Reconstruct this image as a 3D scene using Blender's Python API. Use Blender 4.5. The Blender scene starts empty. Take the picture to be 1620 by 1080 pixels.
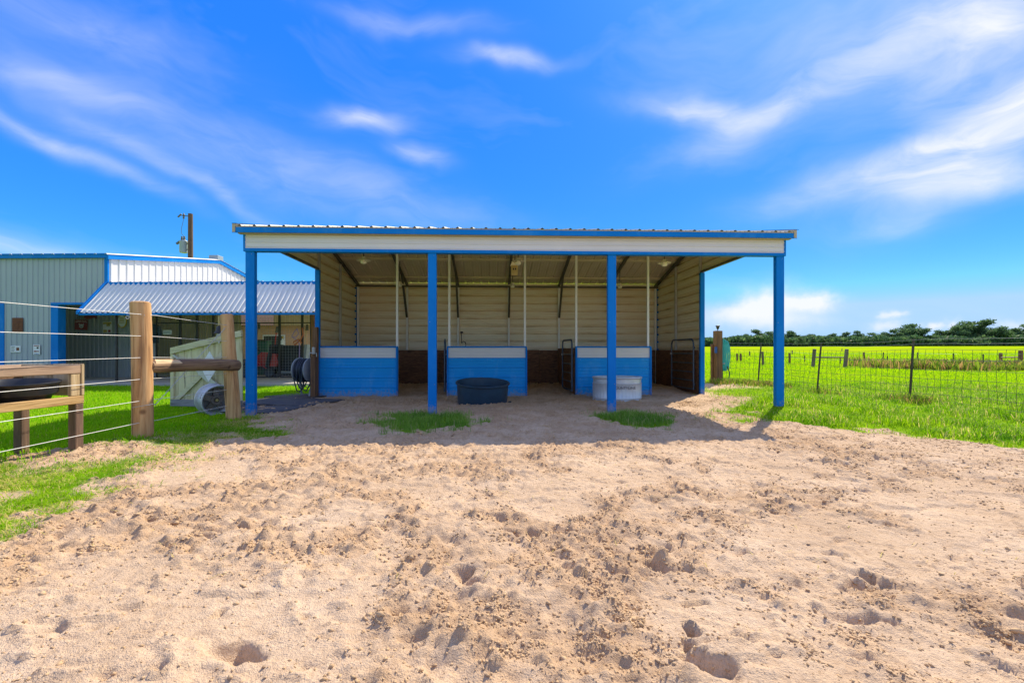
import bpy, bmesh, math, random
import numpy as np
from mathutils import Vector, Matrix

random.seed(7)
RNG = np.random.default_rng(11)
SC = bpy.context.scene
COL = SC.collection
R = math.radians

# ------------------------------------------------------------------ camera
CAM_H = 1.05
F_PX = 720.0          # focal length in pixels of a 1620 px wide frame
HOR = 556.0
cam_d = bpy.data.cameras.new('camera')
cam = bpy.data.objects.new('camera', cam_d)
COL.objects.link(cam)
cam.location = (0, 0, CAM_H)
cam.rotation_euler = (R(90), 0, 0)
cam_d.sensor_width = 36.0
cam_d.lens = 16.0
cam_d.shift_y = 16.0 / 1620.0
cam_d.clip_start = 0.05
cam_d.clip_end = 3000
SC.camera = cam

# ------------------------------------------------------------------ exposure
SC.view_settings.view_transform = 'Standard'
SC.view_settings.look = 'None'
SC.view_settings.gamma = 1.0
SC.view_settings.exposure = 1.12
SC.view_settings.use_curve_mapping = False
SC.render.engine = 'CYCLES'
SC.cycles.use_denoising = True
SC.cycles.max_bounces = 10
SC.cycles.diffuse_bounces = 6
SC.cycles.transmission_bounces = 4
SC.cycles.transparent_max_bounces = 8

# ------------------------------------------------------------------ sun
SUN = Vector((1.85, 2.55, 3.1)).normalized()
SUN_EL = math.asin(SUN.z)
SUN_AZ = math.atan2(SUN.x, SUN.y)
sun_d = bpy.data.lights.new('sun', 'SUN')
sun_d.energy = 3.2
sun_d.angle = R(0.55)
sun_d.color = (1.0, 0.89, 0.70)
sun_o = bpy.data.objects.new('sun', sun_d)
COL.objects.link(sun_o)
sun_o.location = (20, 30, 40)
sun_o.rotation_euler = (-SUN).to_track_quat('-Z', 'Y').to_euler()

# ------------------------------------------------------------------ world
def px_dir(x, y):
    az = math.atan((x - 810) / F_PX)
    el = math.atan((HOR - y) / math.hypot(F_PX, x - 810))
    return az, el

world = bpy.data.worlds.new('World')
SC.world = world
world.use_nodes = True
WN = world.node_tree.nodes
WL = world.node_tree.links
WN.clear()

def wm(op, a, b=None, c=None, clamp=False):
    n = WN.new('ShaderNodeMath'); n.operation = op; n.use_clamp = clamp
    for i, v in enumerate((a, b, c)):
        if v is None: continue
        if isinstance(v, (int, float)): n.inputs[i].default_value = v
        else: WL.new(v, n.inputs[i])
    return n.outputs[0]

w_out = WN.new('ShaderNodeOutputWorld')
w_bg = WN.new('ShaderNodeBackground')
w_bg.inputs['Strength'].default_value = 0.13
WL.new(w_bg.outputs[0], w_out.inputs[0])
sky = WN.new('ShaderNodeTexSky')
sky.sky_type = 'NISHITA'
sky.sun_disc = False
sky.sun_elevation = SUN_EL
sky.sun_rotation = SUN_AZ
sky.altitude = 50
sky.air_density = 1.0
sky.dust_density = 0.25
sky.ozone_density = 2.0
# a clear deep-blue sky: keep the sky texture's hues, flatten its range the way the photograph does
sks = WN.new('ShaderNodeSeparateColor'); WL.new(sky.outputs[0], sks.inputs[0])
sb = wm('MAXIMUM', sks.outputs[2], 0.01)
rr_ = wm('MINIMUM', wm('POWER', wm('DIVIDE', sks.outputs[0], sb), 3.3), 0.40)
gg_ = wm('MINIMUM', wm('POWER', wm('DIVIDE', sks.outputs[1], sb), 2.4), 0.64)
val = wm('MULTIPLY', wm('POWER', wm('DIVIDE', sb, 4.5), 0.12), 3.6)
hsv = WN.new('ShaderNodeCombineColor')
WL.new(wm('MULTIPLY', rr_, val), hsv.inputs[0]); WL.new(wm('MULTIPLY', gg_, val), hsv.inputs[1]); WL.new(val, hsv.inputs[2])

tc = WN.new('ShaderNodeTexCoord')
sep = WN.new('ShaderNodeSeparateXYZ')
WL.new(tc.outputs['Generated'], sep.inputs[0])
dx, dy, dz = sep.outputs
az0 = wm('ARCTAN2', dx, dy)
el0 = wm('ARCSINE', dz)

def wnoise(vec, scale, detail=4, rough=0.55, dist=0.0):
    n = WN.new('ShaderNodeTexNoise')
    n.inputs['Scale'].default_value = scale
    n.inputs['Detail'].default_value = detail
    n.inputs['Roughness'].default_value = rough
    n.inputs['Distortion'].default_value = dist
    WL.new(vec, n.inputs['Vector'])
    return n
cmb = WN.new('ShaderNodeCombineXYZ')
WL.new(az0, cmb.inputs[0]); WL.new(el0, cmb.inputs[1])
warp = wnoise(cmb.outputs[0], 4.0, 3)
wsep = WN.new('ShaderNodeSeparateColor')
WL.new(warp.outputs['Color'], wsep.inputs[0])
az = wm('MULTIPLY_ADD', wm('SUBTRACT', wsep.outputs[0], 0.5), 0.16, az0)
el = wm('MULTIPLY_ADD', wm('SUBTRACT', wsep.outputs[1], 0.5), 0.10, el0)

# cirrus drifts: (pixel x, pixel y, half length px, half width px, tilt deg, amount)
CLOUDS = [
    (1560, 60, 170, 75, 18, 0.85), (1300, 140, 210, 38, 14, 0.72), (1110, 172, 110, 22, -12, 0.62),
    (1560, 225, 230, 62, 22, 0.9), (1420, 262, 220, 30, 8, 0.62), (1590, 290, 150, 30, -6, 0.65),
    (1360, 20, 260, 60, 5, 0.22),
    (90, 215, 190, 15, -24, 0.50), (290, 285, 170, 15, -24, 0.34), (330, 255, 260, 45, -15, 0.20), (560, 300, 260, 42, -12, 0.24),
    (110, 130, 130, 22, -8, 0.30), (150, 40, 220, 50, -5, 0.24), (660, 40, 110, 18, 0, 0.30),
    (795, 98, 70, 14, 0, 0.55), (575, 190, 62, 17, 4, 0.62), (655, 245, 42, 15, -6, 0.50),
    (1420, 357, 60, 12, 2, 0.30), (60, 392, 170, 20, -4, 0.55),
]
PUFFS = [
    (1165, 493, 48, 14, 6, 0.75), (1218, 483, 46, 22, 0, 0.95), (1285, 479, 34, 13, 0, 1.0), (1235, 510, 66, 13, 0, 0.55),
    (1408, 498, 17, 6, 0, 0.7), (1400, 516, 24, 8, 0, 0.6), (1473, 513, 13, 7, 0, 0.8), (1508, 513, 14, 8, 0, 0.7), (1600, 516, 30, 10, 0, 0.45),
]
def vec2(A, E):
    n = WN.new('ShaderNodeCombineXYZ'); WL.new(A, n.inputs[0]); WL.new(E, n.inputs[1]); return n.outputs[0]
def blob(spec, P):
    x, y, hx, hy, tilt, amt = spec
    a0, e0 = px_dir(x, y)
    a1, _ = px_dir(x + hx, y); a2, _ = px_dir(x - hx, y)
    _, e1 = px_dir(x, y - hy); _, e2 = px_dir(x, y + hy)
    mp = WN.new('ShaderNodeMapping'); mp.vector_type = 'TEXTURE'
    mp.inputs['Location'].default_value = (a0, e0, 0); mp.inputs['Rotation'].default_value = (0, 0, R(tilt))
    mp.inputs['Scale'].default_value = (abs(a1 - a2) / 2, abs(e1 - e2) / 2, 1)
    WL.new(P, mp.inputs[0])
    dp = WN.new('ShaderNodeVectorMath'); dp.operation = 'DOT_PRODUCT'
    WL.new(mp.outputs[0], dp.inputs[0]); WL.new(mp.outputs[0], dp.inputs[1])
    return wm('EXPONENT', wm('MULTIPLY_ADD', dp.outputs['Value'], -1.0, math.log(amt)))
PC = vec2(az, el)
dens = None
for sp in CLOUDS:
    b = blob(sp, PC)
    dens = b if dens is None else wm('ADD', dens, b)
# streaky texture
stv = WN.new('ShaderNodeCombineXYZ')
WL.new(wm('ADD', wm('MULTIPLY', az, 2.2), wm('MULTIPLY', el, 1.2)), stv.inputs[0])
WL.new(wm('MULTIPLY', el, 6.5), stv.inputs[1])
streak = wnoise(stv.outputs[0], 2.4, 8, 0.6, 0.6)
sfac = wm('MULTIPLY', wm('SUBTRACT', streak.outputs[0], 0.30), 2.5, clamp=True)
dens = wm('MULTIPLY', dens, wm('MULTIPLY_ADD', sfac, 0.75, 0.28))
# cirrus added outside the view, for neutral fill light in the shade
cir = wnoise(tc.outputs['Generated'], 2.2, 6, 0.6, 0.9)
fill_cirrus = wm('MULTIPLY', wm('SUBTRACT', cir.outputs[0], 0.36, clamp=True), 2.6)
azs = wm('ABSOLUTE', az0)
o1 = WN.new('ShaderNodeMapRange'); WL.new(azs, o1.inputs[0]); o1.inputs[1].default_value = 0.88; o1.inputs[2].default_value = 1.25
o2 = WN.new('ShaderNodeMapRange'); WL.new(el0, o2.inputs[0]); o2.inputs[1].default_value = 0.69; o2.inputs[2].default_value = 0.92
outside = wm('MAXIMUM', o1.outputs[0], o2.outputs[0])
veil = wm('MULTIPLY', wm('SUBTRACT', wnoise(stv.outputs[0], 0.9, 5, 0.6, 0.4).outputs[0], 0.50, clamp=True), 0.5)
dens = wm('ADD', wm('ADD', dens, veil), wm('MULTIPLY', fill_cirrus, outside))
pw = wnoise(cmb.outputs[0], 26.0, 5, 0.6)
psep = WN.new('ShaderNodeSeparateColor'); WL.new(pw.outputs['Color'], psep.inputs[0])
azp = wm('MULTIPLY_ADD', wm('SUBTRACT', psep.outputs[0], 0.5), 0.06, az0)
elp = wm('MULTIPLY_ADD', wm('SUBTRACT', psep.outputs[1], 0.5), 0.035, el0)
PP = vec2(azp, elp)
for sp in PUFFS:
    dens = wm('ADD', dens, blob(sp, PP))
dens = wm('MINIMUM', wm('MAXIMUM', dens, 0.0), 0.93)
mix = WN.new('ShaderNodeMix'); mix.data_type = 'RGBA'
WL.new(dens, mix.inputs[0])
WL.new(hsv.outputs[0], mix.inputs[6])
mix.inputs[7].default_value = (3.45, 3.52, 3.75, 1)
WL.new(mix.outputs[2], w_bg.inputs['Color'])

# ------------------------------------------------------------------ helpers
def link(o, parent=None):
    COL.objects.link(o)
    if parent is not None: o.parent = parent
    return o
def tag(o, label=None, cat=None, group=None, kind=None):
    if label: o['label'] = label
    if cat: o['category'] = cat
    if group: o['group'] = group
    if kind: o['kind'] = kind
    return o
def empty(name, loc, rz=0.0, label=None, cat=None, group=None):
    o = bpy.data.objects.new(name, None)
    o.empty_display_size = 0.2
    o.location = loc
    o.rotation_euler = (0, 0, rz)
    link(o)
    return tag(o, label, cat, group)
def copy_tree(o, parent=None):
    c = o.copy(); COL.objects.link(c); c.parent = parent
    for ch in list(o.children): copy_tree(ch, c)
    return c

class MB:
    def __init__(s): s.v = []; s.f = []
    def add(s, vs, fs):
        n = len(s.v); s.v += [tuple(p) for p in vs]; s.f += [tuple(i + n for i in f) for f in fs]
    def box(s, x0, x1, y0, y1, z0, z1):
        s.add([(x0,y0,z0),(x1,y0,z0),(x1,y1,z0),(x0,y1,z0),(x0,y0,z1),(x1,y0,z1),(x1,y1,z1),(x0,y1,z1)],
              [(0,3,2,1),(4,5,6,7),(0,1,5,4),(1,2,6,5),(2,3,7,6),(3,0,4,7)])
        return s
    def bbox(s, x0, x1, y0, y1, z0, z1, b=0.004):
        """box with chamfered edges"""
        X = (x0, x1); Y = (y0, y1); Z = (z0, z1)
        idx = {}; vs = []
        for i in (0, 1):
            for j in (0, 1):
                for k in (0, 1):
                    sx = b if i == 0 else -b; sy = b if j == 0 else -b; sz = b if k == 0 else -b
                    for ax in range(3):
                        p = [X[i] + sx, Y[j] + sy, Z[k] + sz]
                        p[ax] = (X[i], Y[j], Z[k])[ax]
                        idx[(i, j, k, ax)] = len(vs); vs.append(tuple(p))
        fs = []
        g = lambda i, j, k, a: idx[(i, j, k, a)]
        for e in (0, 1):
            q = [g(e,0,0,0), g(e,1,0,0), g(e,1,1,0), g(e,0,1,0)]; fs.append(q if e else q[::-1])
            q = [g(0,e,0,1), g(0,e,1,1), g(1,e,1,1), g(1,e,0,1)]; fs.append(q if e else q[::-1])
            q = [g(0,0,e,2), g(1,0,e,2), g(1,1,e,2), g(0,1,e,2)]; fs.append(q if e else q[::-1])
        for a in (0, 1):
            for b2 in (0, 1):
                fs.append([g(a,b2,0,0), g(a,b2,1,0), g(a,b2,1,1), g(a,b2,0,1)])
                fs.append([g(a,0,b2,0), g(a,1,b2,0), g(a,1,b2,2), g(a,0,b2,2)])
                fs.append([g(0,a,b2,1), g(1,a,b2,1), g(1,a,b2,2), g(0,a,b2,2)])
                for c in (0, 1): fs.append([g(a,b2,c,0), g(a,b2,c,1), g(a,b2,c,2)])
        s.add(vs, fs); return s
    def bar(s, p0, p1, w, h, up=(0, 0, 1)):
        p0 = Vector(p0); p1 = Vector(p1); d = (p1 - p0).normalized()
        upv = Vector(up)
        if abs(d.dot(upv)) > 0.98: upv = Vector((0, 1, 0))
        a = d.cross(upv).normalized(); b = a.cross(d).normalized()
        vs = []
        for p in (p0, p1):
            for sa, sb in ((-1,-1),(1,-1),(1,1),(-1,1)): vs.append(p + a * (sa * w / 2) + b * (sb * h / 2))
        s.add(vs, [(0,1,2,3),(7,6,5,4),(0,4,5,1),(1,5,6,2),(2,6,7,3),(3,7,4,0)]); return s
    def tube(s, pts, r, n=8, caps=True, closed=False):
        pts = [Vector(p) for p in pts]; m = len(pts)
        rs = r if isinstance(r, (list, tuple)) else [r] * m
        prev = None; vs = []
        for i, p in enumerate(pts):
            if closed: d = pts[(i + 1) % m] - pts[i - 1]
            else: d = pts[min(i + 1, m - 1)] - pts[max(i - 1, 0)]
            if d.length < 1e-9: d = Vector((0, 0, 1))
            d.normalize()
            if prev is None:
                ref = Vector((0, 0, 1)) if abs(d.z) < 0.9 else Vector((1, 0, 0))
                a = d.cross(ref).normalized()
            else:
                a = prev - d * prev.dot(d)
                a = a.normalized() if a.length > 1e-6 else d.cross(Vector((0, 0, 1))).normalized()
            prev = a; b = d.cross(a)
            for k in range(n):
                t = 2 * math.pi * k / n
                vs.append(p + (a * math.cos(t) + b * math.sin(t)) * rs[i])
        fs = []
        for i in range(m if closed else m - 1):
            j = (i + 1) % m
            for k in range(n):
                fs.append((i*n + k, i*n + (k+1) % n, j*n + (k+1) % n, j*n + k))
        if caps and not closed:
            fs.append(tuple(range(n))[::-1]); fs.append(tuple(range((m-1)*n, m*n)))
        s.add(vs, fs); return s
    def lathe(s, prof, n=20, sx=1.0, sy=1.0, c=(0, 0, 0), M=None):
        vs = []
        for r, z in prof:
            for k in range(n):
                t = 2 * math.pi * k / n
                p = Vector((r * sx * math.cos(t), r * sy * math.sin(t), z))
                if M is not None: p = M @ p
                vs.append(p + Vector(c))
        fs = []
        for i in range(len(prof) - 1):
            for k in range(n):
                fs.append((i*n + k, i*n + (k+1) % n, (i+1)*n + (k+1) % n, (i+1)*n + k))
        if prof[0][0] > 1e-6: fs.append(tuple(range(n))[::-1])
        if prof[-1][0] > 1e-6: fs.append(tuple(range((len(prof)-1)*n, len(prof)*n)))
        s.add(vs, fs); return s
    def prism(s, poly, axis, t0, t1):
        """poly of 2D points extruded along axis ('x','y','z')"""
        n = len(poly); vs = []
        for t in (t0, t1):
            for a, b in poly:
                vs.append({'x': (t, a, b), 'y': (a, t, b), 'z': (a, b, t)}[axis])
        fs = [tuple(range(n))[::-1], tuple(range(n, 2*n))]
        for i in range(n): fs.append((i, (i+1) % n, n + (i+1) % n, n + i))
        s.add(vs, fs); return s
    def ribs(s, O, across, length, normal, a0, a1, pitch, rib_h, rib_b, rib_t, l0, l1, minor=0.0, phase=0.0):
        """sheet metal: profile along 'across', extruded along 'length' from l0(a) to l1(a)"""
        O = Vector(O); A = Vector(across); L = Vector(length); N = Vector(normal)
        prof = []
        k0 = math.floor((a0 - phase) / pitch) - 1; k1 = math.ceil((a1 - phase) / pitch) + 1
        for k in range(k0, k1 + 1):
            c = phase + k * pitch
            prof += [(c - rib_b/2, 0), (c - rib_t/2, rib_h), (c + rib_t/2, rib_h), (c + rib_b/2, 0)]
            if minor > 0:
                for q in (1/3, 2/3):
                    m = c + pitch * q
                    prof += [(m - 0.012, 0), (m - 0.004, minor), (m + 0.004, minor), (m + 0.012, 0)]
        def interp(a):
            for (p, h), (p2, h2) in zip(prof, prof[1:]):
                if p <= a <= p2: return h + (h2 - h) * (a - p) / max(p2 - p, 1e-9)
            return 0
        pts = [(a0, interp(a0))] + [p for p in prof if a0 + 1e-4 < p[0] < a1 - 1e-4] + [(a1, interp(a1))]
        f0 = l0 if callable(l0) else (lambda a: l0)
        f1 = l1 if callable(l1) else (lambda a: l1)
        vs = []
        for a, h in pts:
            vs.append(O + A * a + N * h + L * f0(a)); vs.append(O + A * a + N * h + L * f1(a))
        fs = [(2*i, 2*i + 1, 2*i + 3, 2*i + 2) for i in range(len(pts) - 1)]
        s.add(vs, fs); return s
    def mesh(s, name, mat=None, smooth=False):
        me = bpy.data.meshes.new(name)
        me.from_pydata([tuple(p) for p in s.v], [], s.f)
        if mat: me.materials.append(mat)
        if smooth:
            me.polygons.foreach_set('use_smooth', [True] * len(me.polygons))
        me.update(); return me
    def build(s, name, mat=None, parent=None, smooth=False):
        me = s.mesh(name, mat, smooth)
        bm = bmesh.new(); bm.from_mesh(me); bmesh.ops.recalc_face_normals(bm, faces=bm.faces); bm.to_mesh(me); bm.free()
        if smooth:
            try: me.set_sharp_from_angle(angle=R(40))
            except Exception: pass
        return link(bpy.data.objects.new(name, me), parent)

def fast_mesh(name, V, faces, mat, attr=None, smooth=False):
    """V (n,3) array, faces (m,k) array with one k"""
    V = np.asarray(V, dtype=np.float32); faces = np.asarray(faces, dtype=np.int32)
    k = faces.shape[1]
    me = bpy.data.meshes.new(name)
    me.vertices.add(len(V)); me.vertices.foreach_set('co', V.ravel())
    me.loops.add(faces.size); me.loops.foreach_set('vertex_index', faces.ravel())
    me.polygons.add(len(faces))
    me.polygons.foreach_set('loop_start', np.arange(0, faces.size, k, dtype=np.int32))
    me.polygons.foreach_set('loop_total', np.full(len(faces), k, dtype=np.int32))
    if smooth: me.polygons.foreach_set('use_smooth', np.ones(len(faces), dtype=bool))
    me.update(calc_edges=True)
    if attr:
        for nm, data in attr.items():
            a = me.attributes.new(nm, 'FLOAT', 'POINT'); a.data.foreach_set('value', np.asarray(data, dtype=np.float32))
    me.materials.append(mat)
    return me

# ------------------------------------------------------------------ materials
MATS = {}
def new_mat(name):
    m = bpy.data.materials.new(name); m.use_nodes = True
    nt = m.node_tree; bsdf = nt.nodes['Principled BSDF']
    MATS[name] = m
    return m, nt, bsdf
def nd(nt, typ, **kw):
    n = nt.nodes.new(typ)
    for k, v in kw.items(): setattr(n, k, v)
    return n
def ramp(nt, src, stops):
    r = nt.nodes.new('ShaderNodeValToRGB')
    e = r.color_ramp.elements
    while len(e) < len(stops): e.new(0.5)
    for i, (p, c) in enumerate(stops):
        e[i].position = p; e[i].color = (c[0], c[1], c[2], 1)
    nt.links.new(src, r.inputs[0]); return r.outputs[0]
def noise(nt, scale, detail=4, rough=0.55, stretch=None, coord='Object', dist=0.0):
    tcn = nd(nt, 'ShaderNodeTexCoord')
    src = tcn.outputs[coord]
    if coord == 'World':
        pass
    if stretch:
        mp = nd(nt, 'ShaderNodeMapping'); mp.inputs['Scale'].default_value = stretch
        nt.links.new(src, mp.inputs[0]); src = mp.outputs[0]
    n = nd(nt, 'ShaderNodeTexNoise')
    n.inputs['Scale'].default_value = scale; n.inputs['Detail'].default_value = detail
    n.inputs['Roughness'].default_value = rough; n.inputs['Distortion'].default_value = dist
    nt.links.new(src, n.inputs['Vector'])
    return n.outputs[0]
def bumpn(nt, bsdf, src, strength=0.3, dist=0.01):
    b = nd(nt, 'ShaderNodeBump'); b.inputs['Strength'].default_value = strength; b.inputs['Distance'].default_value = dist
    nt.links.new(src, b.inputs['Height']); nt.links.new(b.outputs[0], bsdf.inputs['Normal'])
def mat(name, c1, c2=None, scale=3.0, rough=0.55, metal=0.0, bump=0.0, bscale=40.0, stretch=None, spec=0.5, detail=5, rvar=0.12, dist=0.0, lo=0.3, hi=0.7):
    if name in MATS: return MATS[name]
    m, nt, b = new_mat(name)
    c2 = c2 or tuple(x * 0.72 for x in c1)
    n = noise(nt, scale, detail, 0.6, stretch, dist=dist)
    nt.links.new(ramp(nt, n, [(lo, c2), (hi, c1)]), b.inputs['Base Color'])
    b.inputs['Metallic'].default_value = metal
    b.inputs['Specular IOR Level'].default_value = spec
    mr = nd(nt, 'ShaderNodeMapRange'); mr.inputs[3].default_value = max(0, rough - rvar); mr.inputs[4].default_value = min(1, rough + rvar)
    nt.links.new(noise(nt, scale * 2.3, 3), mr.inputs[0]); nt.links.new(mr.outputs[0], b.inputs['Roughness'])
    if bump > 0: bumpn(nt, b, noise(nt, bscale, 5, 0.65, stretch), bump, 0.01)
    return m

def painted(name, c1, c2, fade, splash=0.45):
    """coloured sheet paint: chalky fading, sand splashed up from the ground, fine scratches"""
    m, nt, b = new_mat(name)
    base = ramp(nt, noise(nt, 1.2, 5, 0.6), [(0.28, c2), (0.72, c1)])
    fd = ramp(nt, noise(nt, 3.5, 6, 0.7, (1, 1, 0.5)), [(0.52, (0, 0, 0)), (0.85, (1, 1, 1))])
    k1 = nd(nt, 'ShaderNodeMix', data_type='RGBA'); nt.links.new(fd, k1.inputs[0]); nt.links.new(base, k1.inputs[6]); k1.inputs[7].default_value = (*fade, 1)
    tcn = nd(nt, 'ShaderNodeTexCoord'); sz = nd(nt, 'ShaderNodeSeparateXYZ'); nt.links.new(tcn.outputs['Object'], sz.inputs[0])
    mr = nd(nt, 'ShaderNodeMapRange'); nt.links.new(sz.outputs[2], mr.inputs[0]); mr.inputs[1].default_value = splash; mr.inputs[2].default_value = 0.0; mr.inputs[3].default_value = 0.0; mr.inputs[4].default_value = 1.1
    ns_ = nd(nt, 'ShaderNodeMath', operation='MULTIPLY'); nt.links.new(noise(nt, 14.0, 6, 0.75), ns_.inputs[0]); nt.links.new(mr.outputs[0], ns_.inputs[1])
    sp = ramp(nt, ns_.outputs[0], [(0.38, (0, 0, 0)), (0.62, (0.75, 0.75, 0.75))])
    k2 = nd(nt, 'ShaderNodeMix', data_type='RGBA'); nt.links.new(sp, k2.inputs[0]); nt.links.new(k1.outputs[2], k2.inputs[6]); k2.inputs[7].default_value = (0.42, 0.31, 0.21, 1)
    sc_ = ramp(nt, noise(nt, 9.0, 4, 0.7, (1, 1, 9)), [(0.70, (0, 0, 0)), (0.74, (0.5, 0.5, 0.5))])
    k3 = nd(nt, 'ShaderNodeMix', data_type='RGBA'); nt.links.new(sc_, k3.inputs[0]); nt.links.new(k2.outputs[2], k3.inputs[6]); k3.inputs[7].default_value = (0.36, 0.46, 0.58, 1)
    nt.links.new(k3.outputs[2], b.inputs['Base Color'])
    b.inputs['Roughness'].default_value = 0.5; b.inputs['Specular IOR Level'].default_value = 0.12
    bumpn(nt, b, noise(nt, 4, 3), 0.10, 0.01)
    return m
M_BLUE = painted('blue_paint', (0.001, 0.215, 0.68), (0.001, 0.175, 0.57), (0.045, 0.29, 0.68), 0.6)
M_BLUE2 = painted('blue_siding', (0.015, 0.37, 0.86), (0.012, 0.31, 0.78), (0.09, 0.42, 0.82), 0.5)
M_CREAM = mat('cream_siding', (0.74, 0.73, 0.71), (0.67, 0.66, 0.64), 0.9, 0.45, 0.0, 0.06, 4)
# interior faces of the shelter siding: dust and drip marks below each rib
def make_inner():
    m, nt, b = new_mat('tan_siding')
    n1 = noise(nt, 1.1, 4, 0.6); n2 = noise(nt, 5.0, 5, 0.7, (0.25, 0.25, 4.0))
    # dust lies on the lower half of each 9 inch bay
    tcn = nd(nt, 'ShaderNodeTexCoord'); sz = nd(nt, 'ShaderNodeSeparateXYZ'); nt.links.new(tcn.outputs['Object'], sz.inputs[0])
    fr = nd(nt, 'ShaderNodeMath', operation='FRACT'); dv = nd(nt, 'ShaderNodeMath', operation='MULTIPLY_ADD')
    nt.links.new(sz.outputs[2], dv.inputs[0]); dv.inputs[1].default_value = 1/0.2286; dv.inputs[2].default_value = 0.131 + 4
    nt.links.new(dv.outputs[0], fr.inputs[0])
    du = nd(nt, 'ShaderNodeMapRange'); nt.links.new(fr.outputs[0], du.inputs[0]); du.inputs[1].default_value = 0.5; du.inputs[2].default_value = 0.05; du.inputs[3].default_value = 0.0; du.inputs[4].default_value = 0.30
    k1 = nd(nt, 'ShaderNodeMath', operation='MULTIPLY'); nt.links.new(du.outputs[0], k1.inputs[0]); nt.links.new(n1, k1.inputs[1])
    k2 = nd(nt, 'ShaderNodeMath', operation='MULTIPLY_ADD'); nt.links.new(n2, k2.inputs[0]); k2.inputs[1].default_value = 0.5; k2.inputs[2].default_value = 0.35
    k3 = nd(nt, 'ShaderNodeMath', operation='SUBTRACT'); nt.links.new(k2.outputs[0], k3.inputs[0]); nt.links.new(k1.outputs[0], k3.inputs[1])
    nt.links.new(ramp(nt, k3.outputs[0], [(0.33, (0.42, 0.27, 0.11)), (0.47, (0.76, 0.61, 0.38)), (0.62, (0.86, 0.77, 0.58))]), b.inputs['Base Color'])
    b.inputs['Roughness'].default_value = 0.42
    bumpn(nt, b, noise(nt, 5, 3), 0.06, 0.01)
    return m
M_INNER = make_inner()
M_ROOF = mat('roof_sheet', (0.70, 0.63, 0.49), (0.62, 0.55, 0.42), 1.5, 0.42, 0.1, 0.05, 6)
M_TANTRIM = mat('tan_trim', (0.50, 0.42, 0.26), (0.42, 0.35, 0.21), 2.0, 0.5)
M_GALV = mat('galvanised_tube', (0.55, 0.55, 0.54), (0.42, 0.42, 0.41), 9.0, 0.42, 0.25)
M_WHITE = mat('white_tube', (0.84, 0.83, 0.80), (0.76, 0.74, 0.70), 3.0, 0.45, 0.0)
M_PURLIN = mat('tan_purlin', (0.78, 0.70, 0.52), (0.68, 0.60, 0.42), 3.0, 0.45, 0.0)
M_STEEL = mat('dark_steel', (0.13, 0.125, 0.10), (0.085, 0.08, 0.065), 6.0, 0.5, 0.3)
M_GATE = mat('gate_paint', (0.075, 0.11, 0.16), (0.05, 0.075, 0.11), 8.0, 0.42, 0.2)
M_BLACKPIPE = mat('black_pipe', (0.02, 0.02, 0.022), (0.035, 0.03, 0.028), 8.0, 0.5)
M_BRASS = mat('screw_metal', (0.5, 0.5, 0.48), None, 9.0, 0.35, 0.8)
M_RUBBER = mat('black_rubber', (0.016, 0.022, 0.032), (0.028, 0.034, 0.04), 6.0, 0.42, 0.0, 0.1, 60)
M_TANKR = mat('navy_black_rubber', (0.020, 0.062, 0.105), (0.014, 0.040, 0.072), 5.0, 0.4, 0.0, 0.08, 40)
M_TUB = mat('black_tub', (0.014, 0.016, 0.02), (0.028, 0.03, 0.034), 4.0, 0.32, 0.0, 0.05, 40)
M_MAT = mat('rubber_mat', (0.035, 0.04, 0.055), (0.11, 0.095, 0.085), 2.6, 0.7, 0.0, 0.3, 30)
M_ZINC = mat('stock_tank_zinc', (0.66, 0.70, 0.74), (0.54, 0.58, 0.63), 5.0, 0.40, 0.35, 0.05, 9)
M_CONC = mat('concrete', (0.44, 0.41, 0.37), (0.34, 0.32, 0.29), 2.0, 0.85, 0.0, 0.2, 60)
M_GREYSIDE = mat('grey_siding', (0.41, 0.45, 0.47), (0.35, 0.40, 0.43), 0.6, 0.45, 0.0, 0.05, 3)
M_WHITESIDE = mat('white_siding', (0.74, 0.74, 0.72), (0.66, 0.66, 0.65), 0.6, 0.45)
M_AWNING = mat('awning_sheet', (0.80, 0.78, 0.74), (0.72, 0.70, 0.66), 1.2, 0.4, 0.0)
M_TANSIDE = mat('tan_back_siding', (0.50, 0.44, 0.30), (0.42, 0.36, 0.24), 0.8, 0.5)
M_RED = mat('red_paint', (0.55, 0.015, 0.02), (0.42, 0.01, 0.012), 4.0, 0.3)
M_PEACH = mat('brick_face', (0.62, 0.40, 0.27), (0.48, 0.29, 0.19), 9.0, 0.8, 0.0, 0.2, 60)
M_SIGNW = mat('sign_white', (0.78, 0.79, 0.80), (0.70, 0.71, 0.73), 6.0, 0.4)
M_RUST = mat('rusty_plate', (0.22, 0.075, 0.03), (0.12, 0.045, 0.025), 16.0, 0.8, 0.1, 0.2, 60)
M_SIGNRED = mat('sign_red', (0.30, 0.035, 0.025), (0.22, 0.03, 0.02), 9.0, 0.5)
M_SIGNYEL = mat('sign_yellow', (0.55, 0.42, 0.06), (0.42, 0.33, 0.08), 12.0, 0.5)
M_DARK = mat('dark_print', (0.02, 0.022, 0.03), None, 9.0, 0.5)
M_GLASSY = mat('milky_glass', (0.90, 0.86, 0.76), (0.84, 0.78, 0.66), 4.0, 0.2)
M_ENAMEL = mat('enamel_shade', (0.90, 0.84, 0.66), (0.80, 0.72, 0.52), 6.0, 0.3)
M_YBOX = mat('tan_box', (0.55, 0.42, 0.16), (0.42, 0.30, 0.10), 8.0, 0.5)
M_TEAL = mat('teal_hose', (0.05, 0.50, 0.47), (0.03, 0.36, 0.36), 4.0, 0.4)
M_NAVY = mat('navy_hose', (0.018, 0.035, 0.07), (0.012, 0.022, 0.045), 5.0, 0.4)
M_REEL = mat('reel_plastic', (0.32, 0.36, 0.42), (0.24, 0.28, 0.34), 6.0, 0.4)
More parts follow.
